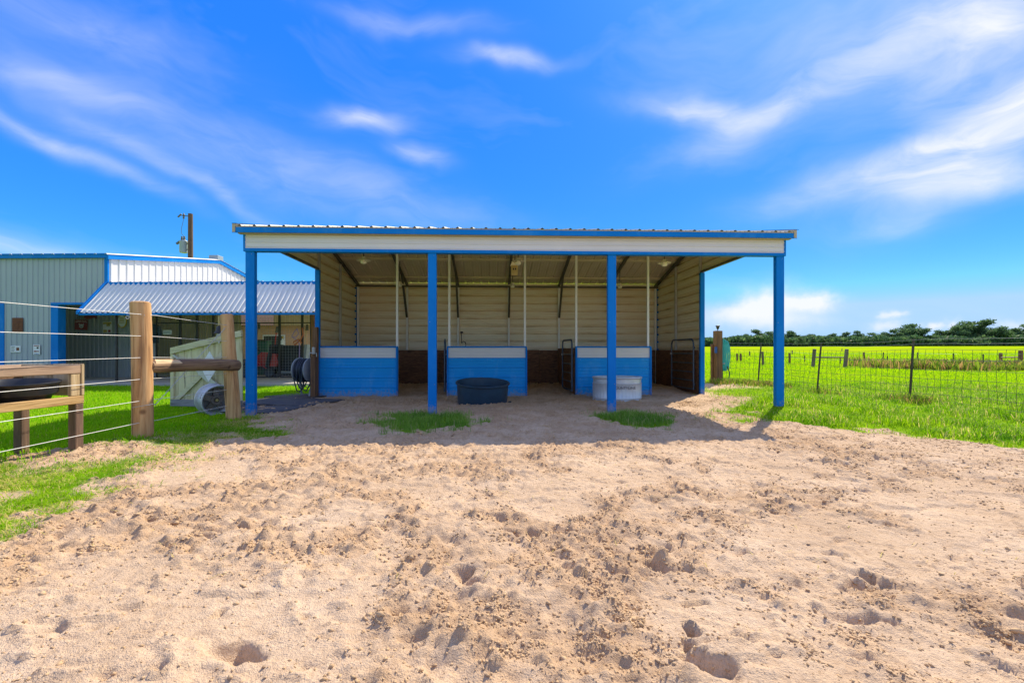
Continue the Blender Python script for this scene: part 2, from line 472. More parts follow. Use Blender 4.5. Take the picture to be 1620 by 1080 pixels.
M_BLUEPL = mat('blue_plastic', (0.02, 0.10, 0.38), None, 6.0, 0.35)
M_GREENPL = mat('green_plastic', (0.02, 0.12, 0.07), None, 6.0, 0.45)
M_LAV = mat('lavender_rope', (0.32, 0.26, 0.50), None, 8.0, 0.7)
M_ORANGE = mat('orange_rope', (0.45, 0.13, 0.04), None, 8.0, 0.7)
M_WIRE = mat('bright_wire', (0.72, 0.71, 0.68), (0.60, 0.59, 0.56), 9.0, 0.5, 0.0)
M_MESHWIRE = mat('fence_wire', (0.045, 0.05, 0.03), (0.09, 0.085, 0.06), 9.0, 0.7, 0.0)
M_BARB = mat('barb_wire', (0.38, 0.40, 0.42), (0.25, 0.26, 0.27), 9.0, 0.5, 0.3)
M_TPOST = mat('t_post_paint', (0.05, 0.042, 0.028), (0.09, 0.06, 0.035), 12.0, 0.7)
M_ALU = mat('wheel_alloy', (0.62, 0.64, 0.66), (0.46, 0.48, 0.50), 9.0, 0.45, 0.25)
M_ALUDARK = mat('wheel_inside', (0.13, 0.105, 0.095), (0.24, 0.21, 0.19), 9.0, 0.6, 0.3)
M_POLE = mat('creosote_pole', (0.15, 0.09, 0.055), (0.09, 0.055, 0.035), 5.0, 0.85, 0.0, 0.3, 50, stretch=(4, 4, .4))
M_XFMR = mat('transformer_grey', (0.30, 0.38, 0.42), (0.25, 0.32, 0.36), 4.0, 0.45)
M_TARP = mat('dark_tarp', (0.012, 0.014, 0.02), (0.02, 0.022, 0.03), 4.0, 0.55)

def wood(name, light, mid, dark, axis='z', ring=1.0, rough=0.75):
    m, nt, b = new_mat(name)
    st = {'x': (0.35, 5, 5), 'y': (5, 0.35, 5), 'z': (5, 5, 0.35)}[axis]
    st = tuple(a * ring for a in st)
    n = noise(nt, 2.2, 6, 0.62, st, dist=1.6)
    n2 = noise(nt, 1.4, 3, 0.5)
    md = nd(nt, 'ShaderNodeMath', operation='MULTIPLY_ADD')
    nt.links.new(n2, md.inputs[0]); md.inputs[1].default_value = 0.45; nt.links.new(n, md.inputs[2])
    col = ramp(nt, md.outputs[0], [(0.50, dark), (0.66, mid), (0.86, light)])
    ck = {'x': (0.5, 14, 14), 'y': (14, 0.5, 14), 'z': (14, 14, 0.5)}[axis]
    cn = noise(nt, 1.6, 4, 0.6, ck, dist=0.6)
    crk = ramp(nt, cn, [(0.335, (0.18, 0.15, 0.13)), (0.375, (1, 1, 1))])
    kn = nd(nt, 'ShaderNodeTexVoronoi'); kn.inputs['Scale'].default_value = 3.1
    tk_ = nd(nt, 'ShaderNodeTexCoord'); nt.links.new(tk_.outputs['Object'], kn.inputs['Vector'])
    kno = ramp(nt, kn.outputs['Distance'], [(0.05, (0.32, 0.24, 0.18)), (0.13, (1, 1, 1))])
    m1 = nd(nt, 'ShaderNodeMix', data_type='RGBA', blend_type='MULTIPLY'); m1.inputs[0].default_value = 1.0; nt.links.new(col, m1.inputs[6]); nt.links.new(crk, m1.inputs[7])
    m2 = nd(nt, 'ShaderNodeMix', data_type='RGBA', blend_type='MULTIPLY'); m2.inputs[0].default_value = 0.85; nt.links.new(m1.outputs[2], m2.inputs[6]); nt.links.new(kno, m2.inputs[7])
    nt.links.new(m2.outputs[2], b.inputs['Base Color'])
    b.inputs['Roughness'].default_value = rough
    hb_ = nd(nt, 'ShaderNodeMath', operation='MULTIPLY'); nt.links.new(n, hb_.inputs[0]); nt.links.new(crk, hb_.inputs[1])
    bumpn(nt, b, hb_.outputs[0], 0.7, 0.014)
    return m
M_LOG = wood('peeled_log', (0.66, 0.40, 0.18), (0.50, 0.26, 0.10), (0.15, 0.065, 0.028), 'z', 0.9)
M_LOGY = wood('peeled_rail', (0.36, 0.23, 0.13), (0.23, 0.135, 0.075), (0.085, 0.05, 0.032), 'y', 1.0)
M_CUT = wood('fresh_cut_wood', (0.86, 0.66, 0.44), (0.76, 0.54, 0.32), (0.46, 0.28, 0.14), 'y', 1.4)
M_WPOST = wood('treated_post', (0.24, 0.125, 0.055), (0.16, 0.08, 0.036), (0.07, 0.036, 0.02), 'z')
M_GREYPOST = wood('weathered_post', (0.20, 0.16, 0.12), (0.12, 0.095, 0.07), (0.05, 0.04, 0.03), 'z')
M_PINEY = wood('trough_rail', (0.46, 0.31, 0.20), (0.36, 0.24, 0.16), (0.17, 0.10, 0.07), 'y')
M_PINEB = wood('trough_lower_rail', (0.52, 0.35, 0.15), (0.42, 0.25, 0.09), (0.16, 0.08, 0.035), 'y')
M_PINEZ = wood('trough_upright', (0.56, 0.44, 0.27), (0.46, 0.33, 0.17), (0.24, 0.14, 0.07), 'z')
M_LEG = wood('trough_leg', (0.24, 0.15, 0.09), (0.16, 0.095, 0.06), (0.07, 0.045, 0.03), 'z')
M_GATEWOOD = wood('pale_treated_board', (0.70, 0.63, 0.40), (0.60, 0.53, 0.31), (0.40, 0.32, 0.17), 'z', 0.8)
M_GATERAIL = wood('pale_treated_rail', (0.68, 0.63, 0.42), (0.58, 0.53, 0.33), (0.38, 0.32, 0.18), 'x', 0.8)
M_GREYBOARD = wood('grey_board', (0.30, 0.30, 0.32), (0.22, 0.22, 0.23), (0.10, 0.10, 0.10), 'x')
def make_ply():
    m, nt, b = new_mat('stained_plywood')
    n = noise(nt, 2.0, 7, 0.65, (1.2, 1.2, 7.0), dist=2.6)
    nt.links.new(ramp(nt, n, [(0.35, (0.07, 0.028, 0.014)), (0.52, (0.19, 0.085, 0.038)), (0.72, (0.30, 0.145, 0.065))]), b.inputs['Base Color'])
    b.inputs['Roughness'].default_value = 0.7
    bumpn(nt, b, n, 0.25, 0.006)
    return m
M_PLY = make_ply()

def make_grass(name, hue_lo, hue_hi, dry, trans=0.45):
    """blade material: 'tint' attribute picks the colour of each blade"""
    m, nt, b = new_mat(name)
    at = nd(nt, 'ShaderNodeAttribute'); at.attribute_name = 'tint'
    c = ramp(nt, at.outputs['Fac'], [(0.0, hue_lo), (0.72, hue_hi), (0.86, dry), (1.0, tuple(x * 1.1 for x in dry))])
    nt.links.new(c, b.inputs['Base Color']); b.inputs['Roughness'].default_value = 0.55
    b.inputs['Specular IOR Level'].default_value = 0.08
    tr = nd(nt, 'ShaderNodeBsdfTranslucent'); nt.links.new(c, tr.inputs[0])
    mx = nd(nt, 'ShaderNodeMixShader'); mx.inputs[0].default_value = trans
    nt.links.new(b.outputs[0], mx.inputs[1]); nt.links.new(tr.outputs[0], mx.inputs[2])
    nt.links.new(mx.outputs[0], nt.nodes['Material Output'].inputs[0])
    return m
M_LAWN = make_grass('lawn_blades', (0.20, 0.50, 0.004), (0.38, 0.64, 0.006), (0.55, 0.55, 0.08), 0.5)
M_EDGE = make_grass('rough_grass_blades', (0.12, 0.32, 0.005), (0.40, 0.62, 0.008), (0.62, 0.54, 0.17), 0.5)
M_PAST = make_grass('pasture_blades', (0.28, 0.54, 0.003), (0.48, 0.68, 0.004), (0.55, 0.60, 0.03), 0.5)
M_TUFT = make_grass('shade_tinted_blades', (0.14, 0.30, 0.04), (0.28, 0.46, 0.06), (0.48, 0.42, 0.20), 0.45)  # same grass, with the canopy's shade put into a darker green
M_WEED = make_grass('weed_leaves', (0.16, 0.30, 0.015), (0.34, 0.38, 0.05), (0.42, 0.27, 0.10), 0.45)
M_LEAF = make_grass('tree_leaves', (0.05, 0.115, 0.06), (0.15, 0.25, 0.085), (0.20, 0.30, 0.09), 0.45)
M_BARK = mat('tree_bark', (0.10, 0.085, 0.07), (0.05, 0.042, 0.035), 4.0, 0.9)

# ------------------------------------------------------------------ terrain functions
def hash2(ix, iy, seed):
    h = (ix.astype(np.int64) * 374761393 + iy.astype(np.int64) * 668265263 + seed * 1442695041) & 0xffffffff
    h = ((h ^ (h >> 13)) * 1274126177) & 0xffffffff
    h = h ^ (h >> 16)
    return (h & 0xffffff).astype(np.float64) / 0xffffff
def vnoise(x, y, s, seed=0):
    x = x * s; y = y * s
    ix = np.floor(x); iy = np.floor(y); fx = x - ix; fy = y - iy
    fx = fx*fx*fx*(fx*(fx*6-15)+10); fy = fy*fy*fy*(fy*(fy*6-15)+10)
    ix = ix.astype(np.int64); iy = iy.astype(np.int64)
    a = hash2(ix, iy, seed); b = hash2(ix+1, iy, seed); c = hash2(ix, iy+1, seed); d = hash2(ix+1, iy+1, seed)
    return (a*(1-fx)+b*fx)*(1-fy) + (c*(1-fx)+d*fx)*fy
def fbm(x, y, s, oct=4, seed=0, gain=0.5):
    t = 0; a = 1; n = 0
    for k in range(oct):
        t = t + a * vnoise(x + 17.3*k, y - 9.1*k, s * 2.03**k, seed + k); n += a; a *= gain
    return t / n
def sstep(a, b, x):
    t = np.clip((x - a) / (b - a), 0, 1); return t*t*(3-2*t)
def gauss(x, y, cx, cy, rx, ry): return np.exp(-((x-cx)/rx)**2 - ((y-cy)/ry)**2)

SHED_X, SHED_Y, SHED_YAW = -4.411, 7.5, math.atan(30/720)
CY, SY = math.cos(SHED_YAW), math.sin(SHED_YAW)
def shed_uv(x, y):
    dx_, dy_ = x - SHED_X, y - SHED_Y
    return dx_*CY + dy_*SY, -dx_*SY + dy_*CY
def shed_xy(u, v): return SHED_X + u*CY - v*SY, SHED_Y + u*SY + v*CY

def base_h(x, y):
    x = np.asarray(x, float); y = np.asarray(y, float)
    near = 1 - sstep(40, 120, np.hypot(x, y))
    z = 0.06 * (vnoise(x, y, 0.35, 3) - 0.5) * near * sstep(1.0, 3.0, np.hypot(x + 0.5, y - 9)*0.4)
    z = z + 0.125 * gauss(x, y, 5.0, 8.6, 1.5, 1.8)
    z = z + 0.06 * gauss(x, y, -4.2, 5.1, 0.6, 0.6) + 0.10 * gauss(x, y, 6.3, 13.5, 1.2, 1.0)
    u, v = shed_uv(x, y)
    inside = sstep(-0.1, 0.3, u) * (1 - sstep(8.9, 9.2, u)) * sstep(3.2, 4.4, v) * (1 - sstep(6.2, 6.6, v))
    z = z + inside * (0.07 + 0.05 * vnoise(x, y, 1.3, 5))
    z = z + 0.0188 * np.maximum(y - 30, 0) * (1 - sstep(180, 420, y) * 0.35)
    z = z + 0.0016 * np.maximum(y - 60, 0) * np.clip((x - 60) / 120.0, 0, 1.5)
    return z

BR = np.array([(-5, 14), (2, 12.0), (4.0, 8.2), (5.15, 5.9), (5.5, 5.05), (6.2, 4.75), (6.45, 3.9), (6.8, 3.45), (7.4, 3.65), (8.2, 4.1), (9.5, 4.75), (11, 5.0), (13, 5.0), (14.0, 4.7), (14.6, -5), (400, -5)])
BL = np.array([(-5, -3.0), (2.6, -2.95), (3.4, -3.15), (3.9, -3.02), (4.85, -3.25), (5.5, -2.95), (6.2, -3.2), (7.2, -4.0), (8.0, -5.0), (9.0, -5.7), (10.2, -5.4), (11, -4.75), (13, -4.6), (14.0, -4.7), (14.6, 5), (400, 5)])
def grass_mask(x, y):
    """1 = thick grass, 0 = bare sand"""
    wob = (fbm(x, y, 1.6, 4, 21) - 0.5)
    br = np.interp(y, BR[:,0], BR[:,1]); bl = np.interp(y, BL[:,0], BL[:,1])
    wo2 = (fbm(x, y, 5.5, 3, 23) - 0.5)
    g = np.maximum(sstep(-0.45, 0.40, x - br + wob*1.3 + wo2*0.9), sstep(-0.35, 0.45, bl - x + wob*1.1 + wo2*0.7))
    # thin strip along the fence
    strip = sstep(-4.55, -4.25, x) * (1 - sstep(-3.2, -2.9, x)) * (1 - sstep(5.6, 6.2, y))
    g = g * (1 - strip * np.clip(0.20 + 1.7*(0.55 - fbm(x, y, 2.8, 4, 31)), 0.05, 0.92))
    g = g * (1 - 0.95 * np.clip(1.5*gauss(x, y, -4.25, 4.55, 0.75, 0.42), 0, 1))
    g = g * (1 - 0.8 * np.clip(1.5*gauss(x, y, 6.0, 13.3, 1.3, 0.8), 0, 1) * (0.4 + vnoise(x, y, 2.5, 8)))
    g = g * (1 - 0.6 * np.clip(1.4*gauss(x, y, 5.0, 10.8, 0.6, 1.6), 0, 1) * (0.3 + vnoise(x, y, 2.5, 9)))
    # tufts at the two middle posts
    p = np.maximum(1.35*gauss(x, y, -1.25, 6.75, 1.0, 0.98), 1.25*gauss(x, y, 1.85, 6.95, 0.85, 0.85))
    g = np.maximum(g, sstep(0.42, 1.05, p + wob*0.9 + wo2*0.7))
    return np.clip(g, 0, 1)

# tensor grid, fine where the sand lies at the camera's feet
def axis(parts):
    out = []
    for a, b, s0, s1 in parts:
        x = a; n = 0
        while x < b - 1e-6:
            out.append(x); t = (x - a) / (b - a); x += s0 * (s1 / s0) ** t
    out.append(parts[-1][1]); return np.array(sorted(set(np.round(out, 5))))
gx = axis([(-900, -60, 90, 9), (-60, -12, 8, 0.6), (-12, -5.2, 0.5, 0.10), (-5.2, 6.2, 0.0132, 0.0132), (6.2, 14, 0.07, 0.4), (14, 60, 0.6, 8), (60, 900, 9, 90)])
gy = axis([(-60, 0.9, 9, 0.06), (0.9, 8.2, 0.010, 0.05), (8.2, 16, 0.06, 0.3), (16, 60, 0.4, 3), (60, 900, 4, 90)])
GX, GY = np.meshgrid(gx, gy)
GZ = base_h(GX, GY)
GM = grass_mask(GX, GY)
near = (1 - sstep(16, 24, GY)) * sstep(-3, 0.5, GY) * (1 - sstep(9, 14, np.abs(GX)))
bare = (1 - sstep(0.25, 0.8, GM)) * near
u_, v_ = shed_uv(GX, GY)
rough = sstep(0.30, 0.52, fbm(GX, GY*1.1, 1.15, 3, 41))          # churned vs raked areas
rough = np.maximum(rough, 0.75 * sstep(4.3, 4.9, GY) * (1 - sstep(2.6, 3.6, GX)))
soft = (1 - 0.75 * sstep(3.0, 5.0, GX))
def billow(x, y, s, seed, oct=3):
    t = 0; a_ = 1; n_ = 0
    for k in range(oct):
        t = t + a_*np.abs(2*vnoise(x + 3.7*k, y + 1.3*k, s*2.1**k, seed + k) - 1); n_ += a_; a_ *= 0.55
    return t/n_
wx_ = 0.10*(fbm(GX, GY, 3.0, 2, 201) - 0.5); wy_ = 0.10*(fbm(GX, GY, 3.0, 2, 211) - 0.5)
det = 0.055 * (fbm(GX, GY, 2.1, 3, 51) - 0.5)
clus = sstep(0.38, 0.60, fbm(GX, GY, 4.6, 3, 131))
rg = rough * soft * (0.45 + 0.55*clus)
det += rough * soft * 0.050 * (fbm(GX + wx_, GY + wy_, 6.5, 3, 61) - 0.45)
det += rg * (0.030 * (billow(GX + wx_, GY + wy_, 7.0, 221) - 0.35))
ridge = 1 - billow(GX + wx_*1.5, GY + wy_*1.5, 11.0, 225)
det += (0.15 + rg) * soft * 0.046 * (np.maximum(ridge - 0.58, 0)**1.05)
det += (0.12 + rg) * 0.038 * np.maximum(fbm(GX + wx_, GY + wy_, 18, 2, 231) - 0.50, 0) * 2
det += (0.10 + rg) * 0.012 * np.maximum(vnoise(GX, GY, 48, 241) - 0.55, 0)
det += 0.007 * (vnoise(GX*0.8 + 0.5*GY, GY*3 - GX, 3.2, 91) - 0.5) + 0.004 * (fbm(GX, GY, 14, 2, 251) - 0.5)
# low crusts with a broken edge, like the dried top layer of raked sand
cr = fbm(GX + wx_, GY*1.3 + wy_, 2.6, 4, 261)
det += 0.016 * sstep(0.50, 0.525, cr) * (1 - 0.4*rough)
# hoof prints and scuffs: a broken dish with a crumbled lip on one side
def print_at(cx, cy, rx, ry, ang, depth):
    w = max(rx, ry) * 2.4
    i0, i1 = np.searchsorted(gx, (cx - w, cx + w)); j0, j1 = np.searchsorted(gy, (cy - w, cy + w))
    if i1 - i0 < 2 or j1 - j0 < 2: return
    AX = GX[j0:j1, i0:i1]; AY = GY[j0:j1, i0:i1]
    X = AX - cx; Y = AY - cy
    c, s = math.cos(ang), math.sin(ang)
    p = (X*c + Y*s) / rx; q = (-X*s + Y*c) / ry
    wob = 1 + 1.1*(vnoise(AX, AY, 9, 101) - 0.5) + 0.8*(vnoise(AX, AY, 21, 102) - 0.5)
    r = np.sqrt(p*p + q*q) * wob
    floor_ = 0.55 + 0.9*vnoise(AX, AY, 16, 103)
    one = np.clip(0.55 + 0.55*q, 0.08, 1.0)          # deep on one side only
    dish = -depth * (1 - sstep(0.50, 1.0, r)) * floor_ * one
    lip = depth * 0.55 * np.exp(-((r - 1.15) / 0.30)**2) * np.clip(0.2 - 0.7*q, 0.0, 1.0) * (0.3 + 1.2*vnoise(AX, AY, 24, 104))
    det[j0:j1, i0:i1] += dish + np.minimum(lip, 0.012)
rp = random.Random(5)
n_pr = 0
while n_pr < 1150:
    cy = 1.2*(10.5/1.2)**rp.random(); cx = rp.uniform(-4.0, 6.0)
    if abs(cx) > 1.2*cy + 0.4: continue
    if cx > 3.2 and rp.random() < 0.45: continue
    sc = 0.30 + 0.85*rp.random()**1.8
    print_at(cx, cy, 0.080*sc, 0.036*sc, rp.uniform(-0.9, 0.9), rp.uniform(0.010, 0.030)*sc); n_pr += 1
for k in range(30):     # drag marks
    cy = rp.uniform(1.5, 6.0); cx = rp.uniform(-3, 5.0)
    print_at(cx, cy, rp.uniform(0.18, 0.5), rp.uniform(0.02, 0.05), rp.uniform(-0.7, 0.1), rp.uniform(0.008, 0.022))
for (cx, cy, rx, ry, an, d) in ((0.62, 1.50, 0.17, 0.07, -0.9, 0.065), (1.62, 2.02, 0.13, 0.085, -0.3, 0.055), (1.30, 1.78, 0.13, 0.07, -0.2, 0.05), (2.05, 1.80, 0.13, 0.06, -0.5, 0.05), (2.4, 2.05, 0.09, 0.06, 0.1, 0.06),
                                (-2.05, 2.75, 0.09, 0.06, 0.3, 0.05), (-1.2, 2.72, 0.10, 0.06, 0.1, 0.045), (-0.85, 2.5, 0.09, 0.05, 0.8, 0.05), (0.12, 2.55, 0.10, 0.05, 0, 0.05), (0.7, 2.15, 0.09, 0.06, -.4, 0.06), (-0.2, 2.0, 0.10, 0.06, -.6, 0.05), (-0.95, 1.55, 0.13, 0.07, -.3, 0.06)):
    print_at(cx, cy, rx, ry, an, d)
GZ = GZ + det * bare + (1 - bare) * near * 0.03 * (fbm(GX, GY, 3.0, 3, 111) - 0.5)

nyg, nxg = GX.shape
idx = np.arange(nyg * nxg).reshape(nyg, nxg)
quads = np.stack([idx[:-1, :-1], idx[:-1, 1:], idx[1:, 1:], idx[1:, :-1]], -1).reshape(-1, 4)

def make_ground():
    m, nt, b = new_mat('sand_and_turf')
    g = nd(nt, 'ShaderNodeAttribute'); g.attribute_name = 'grass'
    tcn = nd(nt, 'ShaderNodeTexCoord')
    sx = nd(nt, 'ShaderNodeSeparateXYZ'); nt.links.new(tcn.outputs['Object'], sx.inputs[0])
    n1 = noise(nt, 1.3, 6, 0.6); n2 = noise(nt, 24.0, 5, 0.7); n3 = noise(nt, 140.0, 3, 0.7)
    s1 = ramp(nt, n1, [(0.30, (0.56, 0.40, 0.265)), (0.55, (0.66, 0.485, 0.33)), (0.75, (0.72, 0.55, 0.39))])
    s2 = ramp(nt, n2, [(0.30, (0.66, 0.60, 0.55)), (0.55, (1.0, 1.0, 1.0))])
    s3 = ramp(nt, n3, [(0.28, (0.70, 0.66, 0.62)), (0.48, (1.0, 1.0, 1.0))])
    def mul(a, c, f=1.0):
        k = nd(nt, 'ShaderNodeMix', data_type='RGBA', blend_type='MULTIPLY'); k.inputs[0].default_value = f
        nt.links.new(a, k.inputs[6]); nt.links.new(c, k.inputs[7]); return k.outputs[2]
    dmp = nd(nt, 'ShaderNodeAttribute'); dmp.attribute_name = 'damp'
    sand = mul(mul(mul(s1, ramp(nt, dmp.outputs['Fac'], [(0.25, (1, 1, 1)), (1.0, (0.89, 0.84, 0.78))])), s2, 0.6), s3, 0.75)
    # turf under the blades and the far pasture
    n4 = noise(nt, 3.0, 5, 0.6)
    turf = ramp(nt, n4, [(0.3, (0.15, 0.28, 0.010)), (0.7, (0.24, 0.40, 0.012))])
    n5 = noise(nt, 0.22, 6, 0.65, (1.0, 0.5, 1.0)); n6 = noise(nt, 2.4, 5, 0.7)
    pasture = mul(ramp(nt, n5, [(0.30, (0.24, 0.38, 0.008)), (0.5, (0.36, 0.49, 0.008)), (0.75, (0.45, 0.54, 0.008))]),
                  ramp(nt, n6, [(0.3, (0.70, 0.74, 0.7)), (0.6, (1, 1, 1))]), 0.8)
    far = nd(nt, 'ShaderNodeMapRange'); nt.links.new(sx.outputs[1], far.inputs[0])
    far.inputs[1].default_value = 13.0; far.inputs[2].default_value = 24.0
    tx = nd(nt, 'ShaderNodeMix', data_type='RGBA'); nt.links.new(far.outputs[0], tx.inputs[0])
    nt.links.new(turf, tx.inputs[6]); nt.links.new(pasture, tx.inputs[7])
    fin = nd(nt, 'ShaderNodeMix', data_type='RGBA'); nt.links.new(g.outputs['Fac'], fin.inputs[0])
    nt.links.new(sand, fin.inputs[6]); nt.links.new(tx.outputs[2], fin.inputs[7])
    nt.links.new(fin.outputs[2], b.inputs['Base Color'])
    b.inputs['Roughness'].default_value = 1.0; b.inputs['Specular IOR Level'].default_value = 0.0
    h = nd(nt, 'ShaderNodeMath', operation='MULTIPLY_ADD'); nt.links.new(n2, h.inputs[0]); h.inputs[1].default_value = 2.2; nt.links.new(n3, h.inputs[2])
    bumpn(nt, b, h.outputs[0], 0.8, 0.011)
    return m
M_GROUND = make_ground()
gmat_val = sstep(0.25, 0.75, GM)
g_me = fast_mesh('ground', np.stack([GX.ravel(), GY.ravel(), GZ.ravel()], -1), quads, M_GROUND, {'grass': gmat_val.ravel(), 'damp': (np.clip(rg*1.1, 0, 1)*bare).ravel()}, smooth=True)
ground = link(bpy.data.objects.new('ground', g_me))
tag(ground, 'pale churned sand yard turning into green turf and pasture', 'ground', kind='structure')

def ground_z(x, y):
    """height of the built sheet at (x, y)"""
    x = np.asarray(x, float); y = np.asarray(y, float)
    i = np.clip(np.searchsorted(gx, x) - 1, 0, nxg - 2); j = np.clip(np.searchsorted(gy, y) - 1, 0, nyg - 2)
    fx = (x - gx[i]) / (gx[i+1] - gx[i]); fy = (y - gy[j]) / (gy[j+1] - gy[j])
    return (GZ[j,i]*(1-fx)+GZ[j,i+1]*fx)*(1-fy) + (GZ[j+1,i]*(1-fx)+GZ[j+1,i+1]*fx)*fy
def gz(x, y): return float(ground_z(np.array([x]), np.array([y]))[0])

# loose clods of dry sand
def make_clods(n):
    ico = np.array([(1,0,0),(-1,0,0),(0,1,0),(0,-1,0),(0,0,1),(0,0,-1)], float)
    fc = np.array([(0,2,4),(2,1,4),(1,3,4),(3,0,4),(2,0,5),(1,2,5),(3,1,5),(0,3,5)])
    m_ = n * 5
    y = 1.15 * (10.0 / 1.15) ** RNG.random(m_)
    x = (RNG.random(m_) * 2 - 1) * np.minimum(1.25 * y + 0.4, 5.6)
    rgh = sstep(0.30, 0.52, fbm(x, y*1.1, 1.15, 3, 41)); rgh = np.maximum(rgh, 0.75*sstep(4.3, 4.9, y)*(1 - sstep(2.6, 3.6, x)))
    clus = sstep(0.38, 0.62, fbm(x, y, 4.6, 3, 131)); fine = sstep(0.45, 0.7, fbm(x, y, 11.0, 2, 271))
    pr = (0.03 + 0.97 * rgh * (0.08 + 0.92*clus) * (0.15 + 0.85*fine)) * (1 - sstep(0.3, 0.7, grass_mask(x, y)))
    uu, vv = shed_uv(x, y)
    pr = pr * np.where(vv > 2.6, 0.0, 1.0)
    keep = RNG.random(m_) < pr
    x, y = x[keep][:n], y[keep][:n]; k = len(x)
    r = 0.0024 + 0.0060 * RNG.random(k)**2.4 + 0.009 * (RNG.random(k) < 0.03) * RNG.random(k)
    r *= np.clip(0.72 + 0.13*y, 0.85, 1.7)
    a_ = RNG.random(k)*6.283; ca, sa = np.cos(a_), np.sin(a_)
    V = ico[None] * (1 + 0.8*(RNG.random((k, 6, 1)) - 0.5)) * r[:, None, None]
    V = V + (RNG.random((k, 6, 3)) - 0.5) * r[:, None, None]*0.7
    V[:, :, 0] *= 1.35; V[:, :, 2] *= 0.8
    X0 = V[:, :, 0]*ca[:, None] - V[:, :, 1]*sa[:, None]; Y0 = V[:, :, 0]*sa[:, None] + V[:, :, 1]*ca[:, None]
    V[:, :, 0] = X0 + x[:, None]; V[:, :, 1] = Y0 + y[:, None]; V[:, :, 2] += (ground_z(x, y) + r*0.15)[:, None]
    F = (fc[None] + (np.arange(k) * 6)[:, None, None]).reshape(-1, 3)
    return V.reshape(-1, 3), F
M_CLOD = mat('dry_clod', (0.62, 0.43, 0.25), (0.48, 0.32, 0.175), 7.0, 0.95, 0.0, 0.3, 120, spec=0.15)
cv, cf = make_clods(54000)
tag(link(bpy.data.objects.new('dirt_clods', fast_mesh('dirt_clods', cv, cf, M_CLOD))), 'small crumbly clods strewn over the churned sand', 'dirt', kind='stuff')

# ------------------------------------------------------------------ grass
def blades(name, x, y, h, w, mat_, label, lean=0.45, dry=0.08, cat='grass', kind='stuff', zoff=0.0, parent=None):
    k = len(x); z = ground_z(x, y) + zoff - 0.008
    a = RNG.random(k) * 2*np.pi; ln = h * lean * (0.3 + RNG.random(k))
    b = a + (RNG.random(k) - 0.5) * 1.2
    wx, wy = np.cos(a + np.pi/2) * w/2, np.sin(a + np.pi/2) * w/2
    lx, ly = np.cos(b) * ln, np.sin(b) * ln
    V = np.zeros((k, 5, 3))
    V[:,0] = np.stack([x - wx, y - wy, z], -1); V[:,1] = np.stack([x + wx, y + wy, z], -1)
    mx_, my_, mz_ = x + lx*0.35, y + ly*0.35, z + h*0.62
    V[:,2] = np.stack([mx_ + wx*0.7, my_ + wy*0.7, mz_], -1); V[:,3] = np.stack([mx_ - wx*0.7, my_ - wy*0.7, mz_], -1)
    V[:,4] = np.stack([x + lx, y + ly, z + h*(1 - 0.25*lean)], -1)
    tri = np.array([(0,1,2),(0,2,3),(3,2,4)])
    F = (tri[None] + (np.arange(k)*5)[:,None,None]).reshape(-1, 3)
    t = np.clip((0.25 + 0.75*RNG.random(k)) * 0.72 * np.clip(2.2*fbm(x, y, 2.2, 3, 141) - 0.35, 0.0, 1.1), 0, 0.74); t = np.where(RNG.random(k) < dry*np.clip(3*fbm(x, y, 1.5, 2, 145) - 0.7, 0.2, 2.2), 0.84 + 0.16*RNG.random(k), t)
    me = fast_mesh(name, V.reshape(-1,3), F, mat_, {'tint': np.repeat(t, 5)})
    o = link(bpy.data.objects.new(name, me), parent)
    if parent is None: tag(o, label, cat, kind=kind)
    return o
def scatter(n, x0, x1, y0, y1, power=1.0, cl=3.0, depth_bias=None):
    if depth_bias: y = y0 * (y1 / y0) ** RNG.random(n)
    else: y = y0 + (y1 - y0) * RNG.random(n)
    x = x0 + (x1 - x0) * RNG.random(n)
    g = grass_mask(x, y)
    keep = RNG.random(n) < g**power * (0.55 + 0.45*sstep(0.3, 0.6, fbm(x, y, cl, 3, 151)))
    return x[keep], y[keep]
def jit(n, lo, hi): return lo + (hi - lo) * RNG.random(n)

x, y = scatter(138000, -17.5, -4.1, 4.2, 14.2, depth_bias=True)
k = np.abs(x) < 1.16*y + 0.5; x, y = x[k], y[k]
blades('lawn_grass', x, y, jit(len(x), 0.035, 0.085), jit(len(x), 0.006, 0.012), M_LAWN, 'short bright green lawn between the fence and the concrete porch', 0.6, 0.04)
x, y = scatter(70000, -4.7, -2.7, 2.1, 7.6, 1.1, 4.0, True)
blades('fence_strip_grass', x, y, jit(len(x), 0.018, 0.06), jit(len(x), 0.004, 0.008), M_EDGE, 'thin patchy grass on sand along the wire fence', 1.7, 0.5)
x, y = scatter(125000, 3.0, 14.5, 4.6, 15, 1.0, 2.2, True)
k = (np.abs(x) < 1.16*y + 0.4) ; x, y = x[k], y[k]
blades('bank_grass', x, y, jit(len(x), 0.04, 0.14)*np.clip(2.6*fbm(x, y, 2.6, 2, 161) - 0.5, 0.3, 1.6), jit(len(x), 0.006, 0.012), M_EDGE, 'rough tufted grass on the bank beside the wire mesh fence', 1.0, 0.16)
x, y = scatter(30000, -2.6, 0.3, 5.5, 8.1, 1.9)
blades('tuft_grass', x, y, jit(len(x), 0.03, 0.14), jit(len(x), 0.004, 0.008), M_TUFT, 'dark green shaded tuft of grass around the second blue post from the wheel', 0.7, 0.06)
x, y = scatter(20000, 0.6, 3.1, 5.8, 8.1, 2.1)
blades('tuft_grass', x, y, jit(len(x), 0.03, 0.15), jit(len(x), 0.004, 0.008), M_TUFT, 'shaded tuft of grass around the blue post before the zinc tank', 0.7, 0.08)
n = 5200
y = 2.0*(10.0/2.0)**RNG.random(n); x = -4.0 + 9.6*RNG.random(n)
